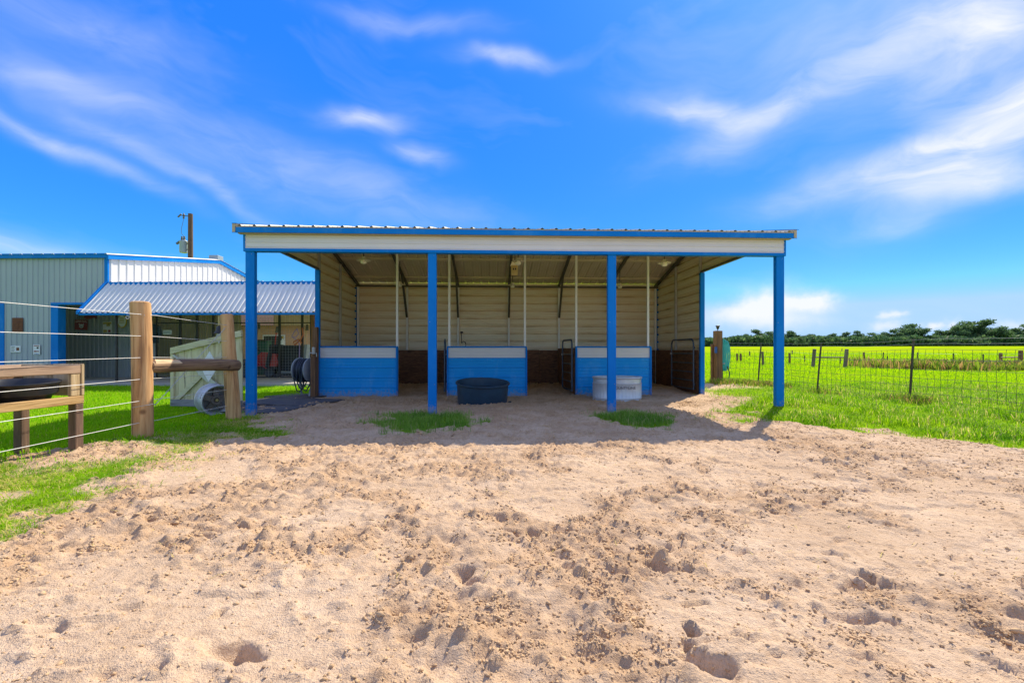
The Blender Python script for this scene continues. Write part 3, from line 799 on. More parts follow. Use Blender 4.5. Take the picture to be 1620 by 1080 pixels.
gm_ = grass_mask(x, y); k = (gm_ < 0.5) & (RNG.random(n) < 0.10 + 2.2*gm_ + 0.30*sstep(5.0, 6.0, y)*sstep(0.45, 0.7, fbm(x, y, 1.6, 2, 311)))
x, y = x[k], y[k]
so = blades('straw_bits', x, y, jit(len(x), 0.010, 0.022), jit(len(x), 0.003, 0.005), M_EDGE, 'dry straw and dead grass bits strewn on the sand', 4.5, 60.0, 'straw', zoff=0.010)
n = 80000
y = 13.5 * (75 / 13.5) ** RNG.random(n); x = (0.28 + 0.92*RNG.random(n)) * y
k = x > 4.6
x, y = x[k], y[k]
blades('pasture_grass', x, y, jit(len(x), 0.06, 0.14)*np.clip(y/22, 0.8, 1.6), jit(len(x), 0.010, 0.02)*np.clip(y/15, 0.9, 3.2), M_PAST, 'sunlit yellow green pasture grass beyond the mesh fence', 0.7, 0.03)

# ------------------------------------------------------------------ the shelter
W, D, V1 = 9.144, 6.15, 3.10
EAVE, SLOPE, VR = 3.118, 0.25, 3.075          # roof underside at the eaves, pitch, ridge line
def roof_z(v): return EAVE + SLOPE * (v if v < VR else 2*VR - v)
shed = empty('horse_shelter', (SHED_X, SHED_Y, 0), SHED_YAW, 'open fronted metal horse shelter with blue posts and three stalls', 'shelter')
def screws(mb, pts, r=0.006):
    for p in pts:
        mb.lathe([(r, 0), (r, 0.003), (r*0.5, 0.006), (0, 0.006)], 6, c=p, M=Matrix.Rotation(R(90), 4, 'X'))

# front posts
for u, w in ((0.086, 0.145), (3.074, 0.140), (6.125, 0.140), (9.068, 0.140)):
    xw, yw = shed_xy(u, 0.05)
    zb = gz(xw, yw) - 0.15
    p = MB().bbox(u - w/2, u + w/2, 0.004, 0.098, zb, 2.705, 0.005).build('post', M_BLUE, shed)
    for q in ((u + 0.03, 0.004, 2.66), (u - 0.04, 0.004, 1.55), (u + 0.04, 0.004, 0.5)):
        s = MB(); screws(s, [q]); s.build('screw', M_BRASS, p)

# front header: ribbed cream sheet, blue trims, tan drip
fascia = MB().ribs((0, 0.0, 0), (0, 0, 1), (1, 0, 0), (0, -1, 0), 2.752, 2.985, 0.0777, 0.009, 0.022, 0.008, 0.012, W - 0.012, 0, 2.70).build('header_panel', M_CREAM, shed)
MB().bbox(-0.012, W + 0.012, -0.016, 0.10, 2.700, 2.752, 0.004).build('header_trim', M_BLUE, shed)
for a in (-0.014, W - 0.016): MB().bbox(a, a + 0.03, -0.014, 0.03, 2.752, 2.99, 0.003).build('header_end_trim', M_BLUE, shed)
MB().box(0.02, W - 0.02, 0.02, 0.09, 2.76, 3.0).build('header_beam', M_STEEL, shed)
MB().bbox(-0.06, W + 0.06, -0.085, -0.003, 2.972, 2.990, 0.003).build('soffit_strip', M_TANTRIM, shed)
MB().bbox(-0.075, W + 0.075, -0.125, -0.113, 2.982, 3.068, 0.002).build('eave_trim', M_BLUE, shed)
MB().bbox(-0.075, W + 0.075, -0.128, -0.10, 3.0685, 3.082, 0.002).build('drip_edge', M_TANTRIM, shed)
# box-shaped rake trims on both gable ends
for a, b in ((-0.125, -0.078), (W + 0.078, W + 0.125)):
    rk = MB()
    for v0, v1 in ((-0.13, VR), (VR, D + 0.13)):
        z0, z1 = roof_z(v0), roof_z(v1)
        t, l = 0.035, -0.10
        rk.prism([(v0, z0 + l), (v0, z0 + t), (v1, z1 + t), (v1, z1 + l)], 'x', a, b)
    rk.build('rake_trim', M_TANTRIM, shed)
    cap = MB()
    for v0, v1 in ((-0.135, VR), (VR, D + 0.135)):
        z0, z1 = roof_z(v0), roof_z(v1)
        cap.prism([(v0, z0 + 0.036), (v0, z0 + 0.046), (v1, z1 + 0.046), (v1, z1 + 0.036)], 'x', a - 0.004, b + 0.03)
        cap.prism([(v0, z0 - 0.112), (v0, z0 - 0.102), (v1, z1 - 0.102), (v1, z1 - 0.112)], 'x', a, b)
    cap.build('rake_cap', M_BLUE, shed)

# roof sheets: ten per slope, standing ribs
sl = math.hypot(1, SLOPE)
pw_, U0 = 0.938, -0.118
for k in range(10):
    a0 = U0 + k*pw_
    for side in (0, 1):
        m = MB()
        if side == 0:
            m.ribs((0, -0.125, roof_z(-0.125)), (1, 0, 0), (0, 1/sl, SLOPE/sl), (0, -SLOPE/sl, 1/sl), a0, a0 + pw_, 0.2345, 0.021, 0.060, 0.022, 0, (VR + 0.125)*sl, 0.004, U0 + 0.11)
        else:
            m.ribs((0, D + 0.125, roof_z(D + 0.125)), (1, 0, 0), (0, -1/sl, SLOPE/sl), (0, SLOPE/sl, 1/sl), a0, a0 + pw_, 0.2345, 0.021, 0.060, 0.022, 0, (D + 0.125 - VR)*sl, 0.004, U0 + 0.11)
        m.build('roof_panel', M_ROOF, shed)
MB().prism([(VR - 0.16, roof_z(VR - 0.16) + 0.03), (VR, roof_z(VR) + 0.035), (VR + 0.16, roof_z(VR + 0.16) + 0.03), (VR, roof_z(VR) + 0.041)], 'x', -0.12, W + 0.12).build('ridge_cap', M_BLUE, shed)

# frames every 1.524 m: rafters, back legs with knee braces
FR = [0.07] + [1.524*i for i in range(1, 6)] + [W - 0.07]
for i, u in enumerate(FR):
    m = MB()
    for v0, v1 in ((0.03, VR), (VR, D - 0.02)):
        m.bar((u, v0, roof_z(v0) - 0.085), (u, v1, roof_z(v1) - 0.085), 0.064, 0.064)
    m.build('rafter', M_STEEL, shed)
    MB().bbox(u - 0.03, u + 0.03, D - 0.085, D - 0.025, -0.1, 2.98, 0.004).build('back_leg', M_WHITE, shed)
    if 0 < i < 6:
        MB().bar((u, D - 0.115, 2.08), (u, D - 0.86, roof_z(D - 0.86) - 0.12), 0.056, 0.056).build('knee_brace', M_STEEL, shed)
# purlins, two runs seen on the rear slope and their partners in front
for v in (0.45, 1.62, 2.78, 3.36, 4.52, 5.69):
    z = roof_z(v)
    MB().prism([(v - 0.045, z - 0.044 - 0.012*(1 if v < VR else -1)), (v - 0.03, z - 0.001 - 0.0075*(1 if v < VR else -1)), (v + 0.03, z - 0.001 + 0.0075*(1 if v < VR else -1)), (v + 0.045, z - 0.044 + 0.012*(1 if v < VR else -1))], 'x', 0.04, W - 0.04).build('purlin', M_PURLIN, shed)
MB().bbox(0.0, W, D - 0.10, D - 0.025, 2.985, 3.03, 0.004).build('eave_strut', M_STEEL, shed)
MB().bar((0, VR, roof_z(VR) - 0.15), (W, VR, roof_z(VR) - 0.15), 0.06, 0.06).build('ridge_beam', M_STEEL, shed)

# siding sheets, horizontal ribs every 9 inches
RP = 0.2286
PH = -0.03
bc = [-0.08, PH + RP*4.5, PH + RP*8.5, PH + RP*12.5, 3.108]
for z0, z1 in zip(bc, bc[1:]):
    MB().ribs((0, D, 0), (0, 0, 1), (1, 0, 0), (0, 1, 0), z0, z1, RP, 0.046, 0.052, 0.038, 0.0, W, 0.007, PH).build('back_wall_panel', M_INNER, shed)
for uw, nn in ((0.0, -1), (W, 1)):
    cuts = [-0.08, PH + RP*4.5, PH + RP*8.5, PH + RP*12.5]
    for z0, z1 in zip(cuts, cuts[1:]):
        MB().ribs((uw, 0, 0), (0, 0, 1), (0, 1, 0), (nn, 0, 0), z0, z1, RP, 0.046, 0.052, 0.038, V1, D, 0.007, PH).build('side_wall_panel', M_INNER, shed)
    vf = lambda a: max(0.03, (a - EAVE) / SLOPE + 0.05)
    vb = lambda a: min(D, 2*VR - (a - EAVE) / SLOPE - 0.02)
    MB().ribs((uw, 0, 0), (0, 0, 1), (0, 1, 0), (nn, 0, 0), PH + RP*12.5, PH + RP*13.2, RP, 0.046, 0.052, 0.038, V1, vb, 0.004, PH).build('gable_panel', M_INNER, shed)
    MB().ribs((uw, 0, 0), (0, 0, 1), (0, 1, 0), (nn, 0, 0), PH + RP*13.2, 3.84, RP, 0.046, 0.052, 0.038, vf, lambda a: max(vf(a), vb(a)), 0.004, PH).build('gable_panel', M_INNER, shed)
    # lower lip of the gable sheet over the open bay, and trims
    inn = -nn
    MB().bbox(min(uw, uw + inn*0.06), max(uw, uw + inn*0.06), 0.10, V1, 2.945, 2.992, 0.004).build('gable_rail', M_STEEL, shed)
    MB().bbox(min(uw - inn*0.02, uw + inn*0.085), max(uw - inn*0.02, uw + inn*0.085), V1 - 0.075, V1, -0.12, 2.94, 0.004).build('wall_end_trim', M_BLUE, shed)
    MB().bbox(uw - 0.045, uw + 0.045, D - 0.022, D + 0.045, -0.1, 3.02, 0.003).build('corner_trim', M_BLUE, shed)
    for v in (V1 + 0.04, 4.62):
        z1 = roof_z(v) - 0.125
        z0 = 2.94 if v < 3.3 else -0.1
        c = uw + inn*0.035
        MB().bbox(c - 0.028, c + 0.028, v - 0.028, v + 0.028, z0, z1, 0.004).build('side_stud', M_GALV, shed)

# stained plywood kick boards
def ply(x0, x1, y0, y1, z1=1.10):
    MB().bbox(x0, x1, y0, y1, -0.1, z1 + random.uniform(-0.008, 0.008), 0.003).build('plywood_sheet', M_PLY, shed)
e = [0.10, 2.53, 3.02, 3.06, 5.49, 6.05, 6.09, 8.52, W - 0.10]
for a, b in ((0.10, 2.53), (2.533, 3.01), (3.06, 5.49), (5.493, 6.05), (6.10, 8.52), (8.523, W - 0.10)): ply(a, b, D - 0.13, D - 0.112)
for uw in (0.068, W - 0.084): 
    ply(uw, uw + 0.016, 3.16, 4.66); ply(uw, uw + 0.016, 4.664, D - 0.135)
for uw in (3.012, 6.05):
    ply(uw, uw + 0.032, 3.16, 4.66, 1.14); ply(uw, uw + 0.032, 4.664, D - 0.135, 1.14)

# stall fronts: half-height walls with a cream strip over blue siding
for (a, b) in ((0.085, 1.858), (3.020, 4.889), (6.066, 7.871)):
    hw = empty('half_wall', (0, 0, 0)); hw.parent = shed
    zb, zt = -0.06, 1.17
    MB().ribs((0, V1 - 0.03, 0), (0, 0, 1), (1, 0, 0), (0, -1, 0), zb, 0.905, RP, 0.020, 0.028, 0.014, a, b, 0.005, 0.905).build('siding', M_BLUE2, hw)
    MB().ribs((0, V1 - 0.027, 0), (0, 0, 1), (1, 0, 0), (0, -1, 0), 0.906, zt - 0.02, 0.0762, 0.004, 0.02, 0.008, a, b, 0.0, 0.982).build('top_strip', M_CREAM, hw)
    MB().bbox(a - 0.004, b + 0.004, V1 - 0.062, V1 + 0.05, zt - 0.025, zt + 0.006, 0.003).build('cap_trim', M_BLUE, hw)
    if a > 1: MB().bbox(a - 0.01, a + 0.028, V1 - 0.058, V1 + 0.045, zb, zt - 0.026, 0.003).build('edge_trim', M_BLUE, hw)
    MB().bbox(b - 0.03, b + 0.012, V1 - 0.058, V1 + 0.045, zb, zt - 0.026, 0.003).build('edge_trim', M_BLUE, hw)
    MB().box(a + 0.03, b - 0.03, V1 - 0.008, V1 + 0.008, zb, zt - 0.03).build('inner_board', M_PLY, hw)
    for t in (0.06, 0.5, 0.94):
        for z in (0.86, 0.63, 0.40):
            sm = MB(); screws(sm, [(a + (b - a)*t, V1 - 0.031, z)], 0.005); sm.build('screw', M_BRASS, hw)
for u in (1.835, 3.06, 4.855, 6.09, 7.835):
    z1 = roof_z(V1) - 0.18
    MB().bbox(u - 0.026, u + 0.026, V1 + 0.052, V1 + 0.104, 0.0, z1, 0.004).build('stall_upright', M_WHITE, shed)

# ------------------------------------------------------------------ stall gates
def gate(length, label):
    g = empty('stall_gate', (0, 0, 0), 0, label, 'gate', 'tube gates of the three stalls')
    h0, h1, rc = 0.10, 1.34, 0.14
    pts = [(0, 0, h0), (0, 0, h1 - rc)]
    for k in range(1, 6): t = k/6*math.pi/2; pts.append((rc - rc*math.cos(t), 0, h1 - rc + rc*math.sin(t)))
    for k in range(0, 6): t = k/5*math.pi/2; pts.append((length - rc + rc*math.sin(t), 0, h1 - rc + rc*math.cos(t)))
    pts += [(length, 0, h1 - rc - 0.02), (length, 0, h0)]
    MB().tube(pts, 0.021, 8).build('frame', M_GATE, g, True)
    for z in (h0 + 0.01, 0.32, 0.53, 0.75, 0.98):
        MB().tube([(0.01, 0, z), (length - 0.01, 0, z)], 0.017, 8).build('rung', M_GATE, g, True)
    la = MB().bbox(length - 0.02, length + 0.05, -0.03, 0.03, 0.955, 1.0, 0.004).build('latch', M_GALV, g)
    for z in (0.2, 1.1): MB().bbox(-0.05, 0.0, -0.02, 0.02, z, z + 0.05, 0.003).build('hinge', M_GATE, g)
    return g
g1 = gate(1.10, 'dark tube gate seen edge on between the two stalls nearest the fence')
xw, yw = shed_xy(2.955, V1 + 0.05); g1.location = (xw, yw, 0.0); g1.rotation_euler = (0, 0, math.atan2(yw, xw) - 0.012)
g2 = gate(1.15, 'dark tube gate folded back in the middle stall behind the zinc tank')
xw, yw = shed_xy(5.985, V1 + 0.06); g2.location = (xw, yw, 0.0); g2.rotation_euler = (0, 0, SHED_YAW + R(92.5))
g3 = gate(1.28, 'dark tube gate standing open against the wall facing the pasture')
xw, yw = shed_xy(W - 0.15, V1 + 0.16); g3.location = (xw, yw, 0.02); g3.rotation_euler = (0, 0, SHED_YAW + R(91.5))

# ------------------------------------------------------------------ lamps under the roof (unlit)
def lamp(u, v, z, label):
    xw, yw = shed_xy(u, v)
    g = empty('barn_light', (xw, yw, z), SHED_YAW, label, 'light', 'enamel lights under the shelter roof')
    big = 1.15
    top = roof_z(v) - z - 0.05
    MB().tube([(0, 0, 0.05), (0, 0, top)], 0.011, 8).build('stem', M_STEEL, g)
    MB().lathe([(0.028, 0.075), (0.034, 0.05), (0.05, 0.035), (0.115*big, 0.005), (0.118*big, -0.004), (0.112*big, -0.002), (0.045, 0.026), (0.0, 0.03)], 24).build('shade', M_ENAMEL, g, True)
    MB().lathe([(0.03, 0.02), (0.055, -0.01), (0.062, -0.035), (0.045, -0.062), (0.0, -0.072)], 18).build('bulb', M_GLASSY, g, True)
names = ['front lamp in the bay by the wooden fence', 'front lamp beside the hanging tan box', 'front lamp in the bay by the pasture']
for i, u in enumerate((1.52, 4.60, 7.60)):
    lamp(u, 1.5, 2.86, 'cream enamel ' + names[i])
names = ['rear lamp deep inside the stall by the hose reel', 'rear lamp deep inside the middle stall', 'rear lamp deep inside the stall with the zinc tank']
for i, u in enumerate((1.60, 4.62, 7.55)):
    lamp(u, 4.6, 2.84, 'cream enamel ' + names[i])
xw, yw = shed_xy(4.53, 1.60)
hb = empty('hanging_box', (xw, yw, 2.60), SHED_YAW, 'tan box with two dark openings hanging under the roof', 'box')
MB().bbox(-0.068, 0.068, -0.05, 0.05, 0.0, 0.20, 0.008).build('case', M_YBOX, hb)
MB().prism([(-0.085, 0.20), (0.085, 0.20), (0.05, 0.26), (-0.05, 0.26)], 'y', -0.06, 0.06).build('cap', M_ENAMEL, hb)
for a in (-0.022, 0.022): MB().box(a - 0.013, a + 0.013, -0.054, -0.049, 0.105, 0.145).build('opening', M_DARK, hb)
MB().tube([(0, 0, 0.26), (0, 0, roof_z(1.6) - 2.60 - 0.08)], 0.006, 6).build('hanger', M_STEEL, hb)

# coil of black hose and cable hanging on the second back leg
xw, yw = shed_xy(3.13, D - 0.14)
hc = MB()
hc.tube([(0.02, -0.02, 1.62), (0.03, -0.03, 1.3), (0.08, -0.03, 1.36), (0.14, -0.03, 1.33), (0.16, -0.03, 1.24), (0.12, -0.03, 1.13)], 0.012, 6)
hc.lathe([(0.0, 0.0), (0.04, 0.0), (0.045, 0.02), (0.03, 0.05), (0.0, 0.05)], 10, c=(0.03, -0.02, 1.60))
o = hc.build('power_cord', M_RUBBER); o.location = (xw, yw, 0); tag(o, 'short black power cord hanging on a back leg above the black tank', 'cord')

# ------------------------------------------------------------------ stock tanks
def oval(prof, n, a, b, flat=0.0):
    m = MB(); vs = []; 
    for r, z in prof:
        for k in range(n):
            t = 2*math.pi*k/n
            c, s = math.cos(t), math.sin(t)
            ex = 1.0
            vs.append(((abs(c)**ex)*math.copysign(1, c)*(a + r), (abs(s)**ex)*math.copysign(1, s)*(b + r), z))
    fs = []
    for i in range(len(prof)-1):
        for k in range(n): fs.append((i*n+k, i*n+(k+1) % n, (i+1)*n+(k+1) % n, (i+1)*n+k))
    m.add(vs, fs); return m
tk = empty('stock_tank', (-0.61, 9.36, gz(-0.61, 9.36) - 0.075), R(3), 'low black rubber stock tank in front of the middle half wall', 'tank')
m = oval([(-0.04, 0.0), (-0.022, 0.03), (0.0, 0.44), (0.018, 0.452), (0.03, 0.462), (0.03, 0.485), (0.015, 0.495), (-0.004, 0.485), (-0.045, 0.08)], 64, 0.525, 0.50)
m.f.append(tuple(range(8*64, 9*64)))
m.build('shell', M_TANKR, tk, True)
tk.rotation_euler = (R(6.5), R(1.2), R(3))
w_ = oval([(-0.02, 0.33), (-0.3, 0.331)], 48, 0.525, 0.50); w_.f.append(tuple(range(48, 96)))
m_w, ntw, bw = new_mat('tank_water'); bw.inputs['Base Color'].default_value = (0.01, 0.02, 0.03, 1); bw.inputs['Roughness'].default_value = 0.05
bumpn(ntw, bw, noise(ntw, 8, 2), 0.05, 0.01)
w_.build('water', m_w, tk)
MB().lathe([(0.035, 0.0), (0.04, 0.03), (0.03, 0.06), (0.0, 0.065)], 10, c=(0.56, -0.10, 0.06)).build('drain_plug', M_DARK, tk)

tz = empty('stock_tank', (2.29, 9.93, gz(2.29, 9.93) - 0.03), R(2), 'pale zinc stock tank with ribbed sides behind a blue post', 'tank')
prof = [(-0.02, 0.0), (0.006, 0.012), (0.008, 0.05), (-0.004, 0.06), (0.006, 0.075), (0.006, 0.10), (-0.008, 0.115), (-0.008, 0.37), (0.006, 0.385), (0.010, 0.40), (-0.004, 0.41), (-0.002, 0.49), (0.010, 0.50), (0.018, 0.52), (0.008, 0.538), (-0.012, 0.53), (-0.02, 0.06)]
m = oval(prof, 160, 0.52, 0.44)
for i, (r, z) in enumerate(prof):
    if 0.11 < z < 0.375 and i < 9:
        for k in range(160):
            if k % 4 < 2:
                p = m.v[i*160 + k]; L_ = math.hypot(p[0], p[1]); m.v[i*160 + k] = (p[0]*(1 + 0.012/L_), p[1]*(1 + 0.012/L_), p[2])
m.f.append(tuple(range(16*160, 17*160)))
m.build('shell', M_ZINC, tz, True)
fc_ = bpy.data.curves.new('lettering', 'FONT'); fc_.body = 'COUNTYLINE'; fc_.size = 0.075; fc_.extrude = 0.001; fc_.align_x = 'CENTER'; fc_.space_character = 1.05; fc_.offset = 0.0
fc_.materials.append(M_DARK)
fo = bpy.data.objects.new('lettering_text', fc_); COL.objects.link(fo)
dg = bpy.context.evaluated_depsgraph_get(); tme = bpy.data.meshes.new_from_object(fo.evaluated_get(dg))
bpy.data.objects.remove(fo); fo = bpy.data.objects.new('lettering', tme); link(fo, tz); fo.location = (0.03, -0.452, 0.295); fo.rotation_euler = (R(90), 0, 0)

# ------------------------------------------------------------------ mats, reel post, hose reel
def rubber_mat(cx, cy, lx, ly, rz, label, amp=0.012):
    nx, ny = 26, 14; m = MB(); c, s = math.cos(rz), math.sin(rz); top = []
    for j in range(ny + 1):
        for i in range(nx + 1):
            a = (i/nx - 0.5)*lx; b = (j/ny - 0.5)*ly
            top.append((cx + a*c - b*s, cy + a*s + b*c))
    zz = ground_z(np.array([p[0] for p in top]), np.array([p[1] for p in top]))
    zz = zz*0.35 + np.mean(zz)*0.65 + amp*(np.array([vnoise(np.array([p[0]]), np.array([p[1]]), 2.3, 7)[0] for p in top]) - 0.25)
    N = len(top)
    m.v = [(p[0], p[1], float(z) + 0.022) for p, z in zip(top, zz)] + [(p[0], p[1], float(z)) for p, z in zip(top, zz)]
    for j in range(ny):
        for i in range(nx):
            q = j*(nx+1)+i; m.f.append((q, q+1, q+nx+2, q+nx+1)); m.f.append((N+q, N+q+nx+1, N+q+nx+2, N+q+1))
    ed = [i for i in range(nx)] ; 
    for i in range(nx):
        m.f.append((i, N+i, N+i+1, i+1)); q = ny*(nx+1)+i; m.f.append((q, q+1, N+q+1, N+q))
    for j in range(ny):
        q = j*(nx+1); m.f.append((q, q+nx+1, N+q+nx+1, N+q)); q += nx; m.f.append((q, N+q, N+q+nx+1, q+nx+1))
    o = m.build('rubber_mat', M_MAT, None, True); tag(o, label, 'mat', 'rubber mats beside the shelter'); return o
rubber_mat(-4.55, 9.35, 1.75, 1.15, R(-14), 'sandy black rubber mat between the corner post and the hose post')
rubber_mat(-4.62, 8.15, 1.5, 0.95, R(-8), 'sandy rubber mat lying right behind the corner post')
rubber_mat(-4.95, 10.55, 1.15, 0.9, R(-24), 'dark rubber mat lying below the hose reel')

pz = gz(-4.50, 10.36)
hp = empty('hydrant_post', (-4.515, 10.36, pz - 0.1), SHED_YAW, 'brown square wooden post with a tap beside the shelter wall', 'post')
MB().bbox(-0.055, 0.055, -0.05, 0.05, 0, 1.05, 0.006).build('lower_post', M_WPOST, hp)
MB().bbox(-0.05, 0.062, 0.055, 0.14, 0, 1.72, 0.006).build('upper_post', M_WPOST, hp)
MB().bbox(-0.03, 0.03, -0.03, 0.04, 1.10, 1.26, 0.01).build('tap_body', M_GALV, hp)
MB().tube([(-0.03, -0.02, 1.13), (-0.075, -0.03, 1.13), (-0.085, -0.03, 1.09), (-0.085, -0.03, 1.02)], 0.012, 8).build('spout', M_GALV, hp, True)
MB().tube([(0.03, -0.02, 1.13), (0.07, -0.02, 1.12), (0.075, -0.02, 1.04)], 0.010, 8).build('handle', M_GALV, hp, True)

hr = empty('hose_reel', (-4.81, 10.62, gz(-4.81, 10.62)), R(-14), 'garden hose reel wound with dark hose next to the tap post', 'hose reel')
RX = Matrix.Rotation(R(90), 4, 'Y')
for a in (-0.17, 0.14):
    MB().lathe([(0.0, a), (0.04, a), (0.05, a+0.012), (0.27, a+0.004), (0.29, a+0.0), (0.295, a+0.02), (0.28, a+0.03), (0.06, a+0.03), (0.0, a+0.03)], 36, c=(0, 0, 0.62), M=RX).build('flange', M_REEL, hr, True)
MB().tube([(-0.2, 0, 0.62), (0.26, 0, 0.62)], 0.03, 10).build('axle', M_REEL, hr)
hm = MB(); pts = []
for k in range(0, 9*28 + 1):
    t = k/28*2*math.pi; lay = k/28
    pts.append((-0.13 + 0.25*((lay % 9)/9), (0.245 + 0.012*math.sin(lay*2.2))*math.cos(t), 0.62 + (0.25 + 0.02*math.sin(lay*3.1))*math.sin(t)))
hm.tube(pts, 0.0155, 7)
for dx_, dpt in ((-0.13, 0.50), (-0.06, 0.44), (0.04, 0.47), (0.08, 0.40)):     # loops sagging below the drum
    hm.tube([(dx_, -0.24, 0.62), (dx_ + 0.01, -0.25, 0.40), (dx_ + 0.06, -0.22, 0.62 - dpt + 0.04), (dx_ + 0.10, -0.17, 0.62 - dpt), (dx_ + 0.14, -0.12, 0.62 - dpt + 0.10), (dx_ + 0.10, 0.0, 0.40)], 0.014, 7)
hm.build('hose', M_NAVY, hr, True)
MB().bar((0.19, -0.02, 0.62), (0.19, 0.10, 0.0), 0.04, 0.03).bar((0.19, 0.02, 0.62), (0.19, -0.12, 0.0), 0.04, 0.03).bar((-0.2, -0.02, 0.62), (-0.2, 0.12, 0.0), 0.03, 0.03).build('stand', M_REEL, hr)

# ------------------------------------------------------------------ wire fence on peeled posts
def log(mb, p0, p1, r0, r1, n=18, seg=9, amp=0.05, seed=0):
    p0 = Vector(p0); p1 = Vector(p1); d = (p1 - p0); ax = d.normalized()
    a = ax.cross(Vector((0.3, 1, 0.1))).normalized(); b = ax.cross(a)
    rnd = random.Random(seed); ph = [rnd.uniform(0, 6.28) for _ in range(6)]
    vs = []; fs = []
    rows = [(0.0, 0.86)] + [(i/seg, 1.0) for i in range(seg+1)] + [(1.0, 0.86)]
    for j, (t, k_) in enumerate(rows):
        t2 = min(max(t, 0.006), 0.994) if k_ == 1.0 else t
        c = p0 + d*t2 + a*(0.012*math.sin(3*t + ph[0])) + b*(0.012*math.sin(2.3*t + ph[1]))
        r = (r0 + (r1 - r0)*t) * k_
        for k in range(n):
            th = 2*math.pi*k/n
            w = 1 + amp*(0.5*math.sin(2*th + ph[2] + 2*t) + 0.35*math.sin(3*th + ph[3] - 5*t) + 0.3*math.sin(7*t + ph[4] + th))
            vs.append(c + (a*math.cos(th) + b*math.sin(th))*r*w)
    R_ = len(rows)
    for j in range(R_-1):
        for k in range(n): fs.append((j*n+k, j*n+(k+1) % n, (j+1)*n+(k+1) % n, (j+1)*n+k))
    fs.append(tuple(range(n))[::-1]); fs.append(tuple(range((R_-1)*n, R_*n)))
    mb.add(vs, fs); return mb
fen = empty('wire_fence', (-4.33, 5.3, 0), 0, 'smooth wire fence on peeled log posts with a log brace', 'fence')
fen_o = Vector((-4.33, 5.3, 0))
P1b, P1t = Vector((-4.29, 5.30, 0.0)), Vector((-4.36, 5.32, 1.63))
P2b, P2t = Vector((-4.31, 7.10, -0.1)), Vector((-4.46, 7.12, 1.63))
log(MB(), P1b - fen_o - Vector((0, 0, 0.25)), P1t - fen_o, 0.108, 0.100, seed=3).build('fence_post', M_LOG, fen, True)
log(MB(), P2b - fen_o - Vector((0, 0, 0.15)), P2t - fen_o, 0.108, 0.092, seed=8).build('fence_post', M_LOG, fen, True)
# brace log, its near end freshly cut flat
b0, b1 = Vector((-4.31, 5.36, 0.875)) - fen_o, Vector((-4.33, 7.16, 0.83)) - fen_o
log(MB(), b0, b1, 0.082, 0.088, 16, 8, 0.04, 12).build('brace_rail', M_LOGY, fen, True)
cut = MB()
ns = 12
for i in range(ns + 1):
    t = i/ns; y_ = 0.10 + 0.44*t; hw_ = 0.046*math.sqrt(max(0.0, 1 - (2*max(t - 0.5, 0))**2.2)) + 0.002
    for q in (-1, -0.5, 0, 0.5, 1):
        cut.v.append((0.094 + 0.014*(1 - q*q), y_, 0.035 + hw_*q + b0.z - 0.003*t))
for i in range(ns):
    for j in range(4):
        q = i*5 + j; cut.f.append((q, q+1, q+6, q+5))
N0 = len(cut.v)
cut.v += [(x_ - 0.03, y_, z_) for x_, y_, z_ in cut.v]
rim = [i*5 for i in range(ns+1)] + [ns*5 + j for j in range(1, 5)] + [i*5 + 4 for i in range(ns - 1, -1, -1)] + [3, 2, 1]
for a, b in zip(rim, rim[1:] + rim[:1]): cut.f.append((a, b, N0 + b, N0 + a))
cut.build('cut_face', M_CUT, fen, True)
# six strands
def sag(p, q, s, n=8): return [(p[0] + (q[0]-p[0])*t, p[1] + (q[1]-p[1])*t, p[2] + (q[2]-p[2])*t - 4*s*t*(1-t)) for t in [i/n for i in range(n+1)]]
for k in range(6):
    z = 1.478 - 0.2487*k
    side = 0.105
    pts = sag((-4.19, 0.4, z - 0.04), (-4.40 + side + 0.02, 5.28, z), 0.006) + sag((-4.33 + 0.10, 5.42, z), (-4.42 + 0.02, 7.04, z - 0.02), 0.003, 4)
    MB().tube([tuple(Vector(p) - fen_o) for p in pts], 0.0034, 6).build('strand', M_WIRE, fen, True)
    MB().tube([(0.045 + 0.0, -0.03, z + 0.012), (0.07, -0.03, z + 0.014), (0.075, -0.03, z - 0.014), (0.045, -0.03, z - 0.012)], 0.003, 5).build('staple', M_GALV, fen)
br = MB(); pa, pb = Vector((-4.18, 5.32, 0.42)) - fen_o, Vector((-4.42, 7.02, 1.42)) - fen_o
for ph_ in (0, math.pi):
    br.tube([pa.lerp(pb, t) + Vector((0.006*math.cos(60*t + ph_), 0, 0.006*math.sin(60*t + ph_))) for t in [i/60 for i in range(61)]], 0.0024, 5)
br.build('brace_wire', M_GALV, fen)
MB().tube([(0.045 + 0.112*math.cos(t) - 0.0, 0.01 + 0.112*math.sin(t), 0.42 + 0.02*math.cos(t)) for t in [2*math.pi*i/20 for i in range(20)]], 0.003, 5, closed=True).build('wire_wrap', M_GALV, fen)
MB().tube([(-0.02, -0.115 , 1.44 + 0.0), (-0.05, -0.118, 1.46), (-0.07, -0.118, 1.44), (-0.05, -0.118, 1.42), (-0.03, -0.118, 1.43)], 0.004, 6).build('ring', M_WIRE, fen)

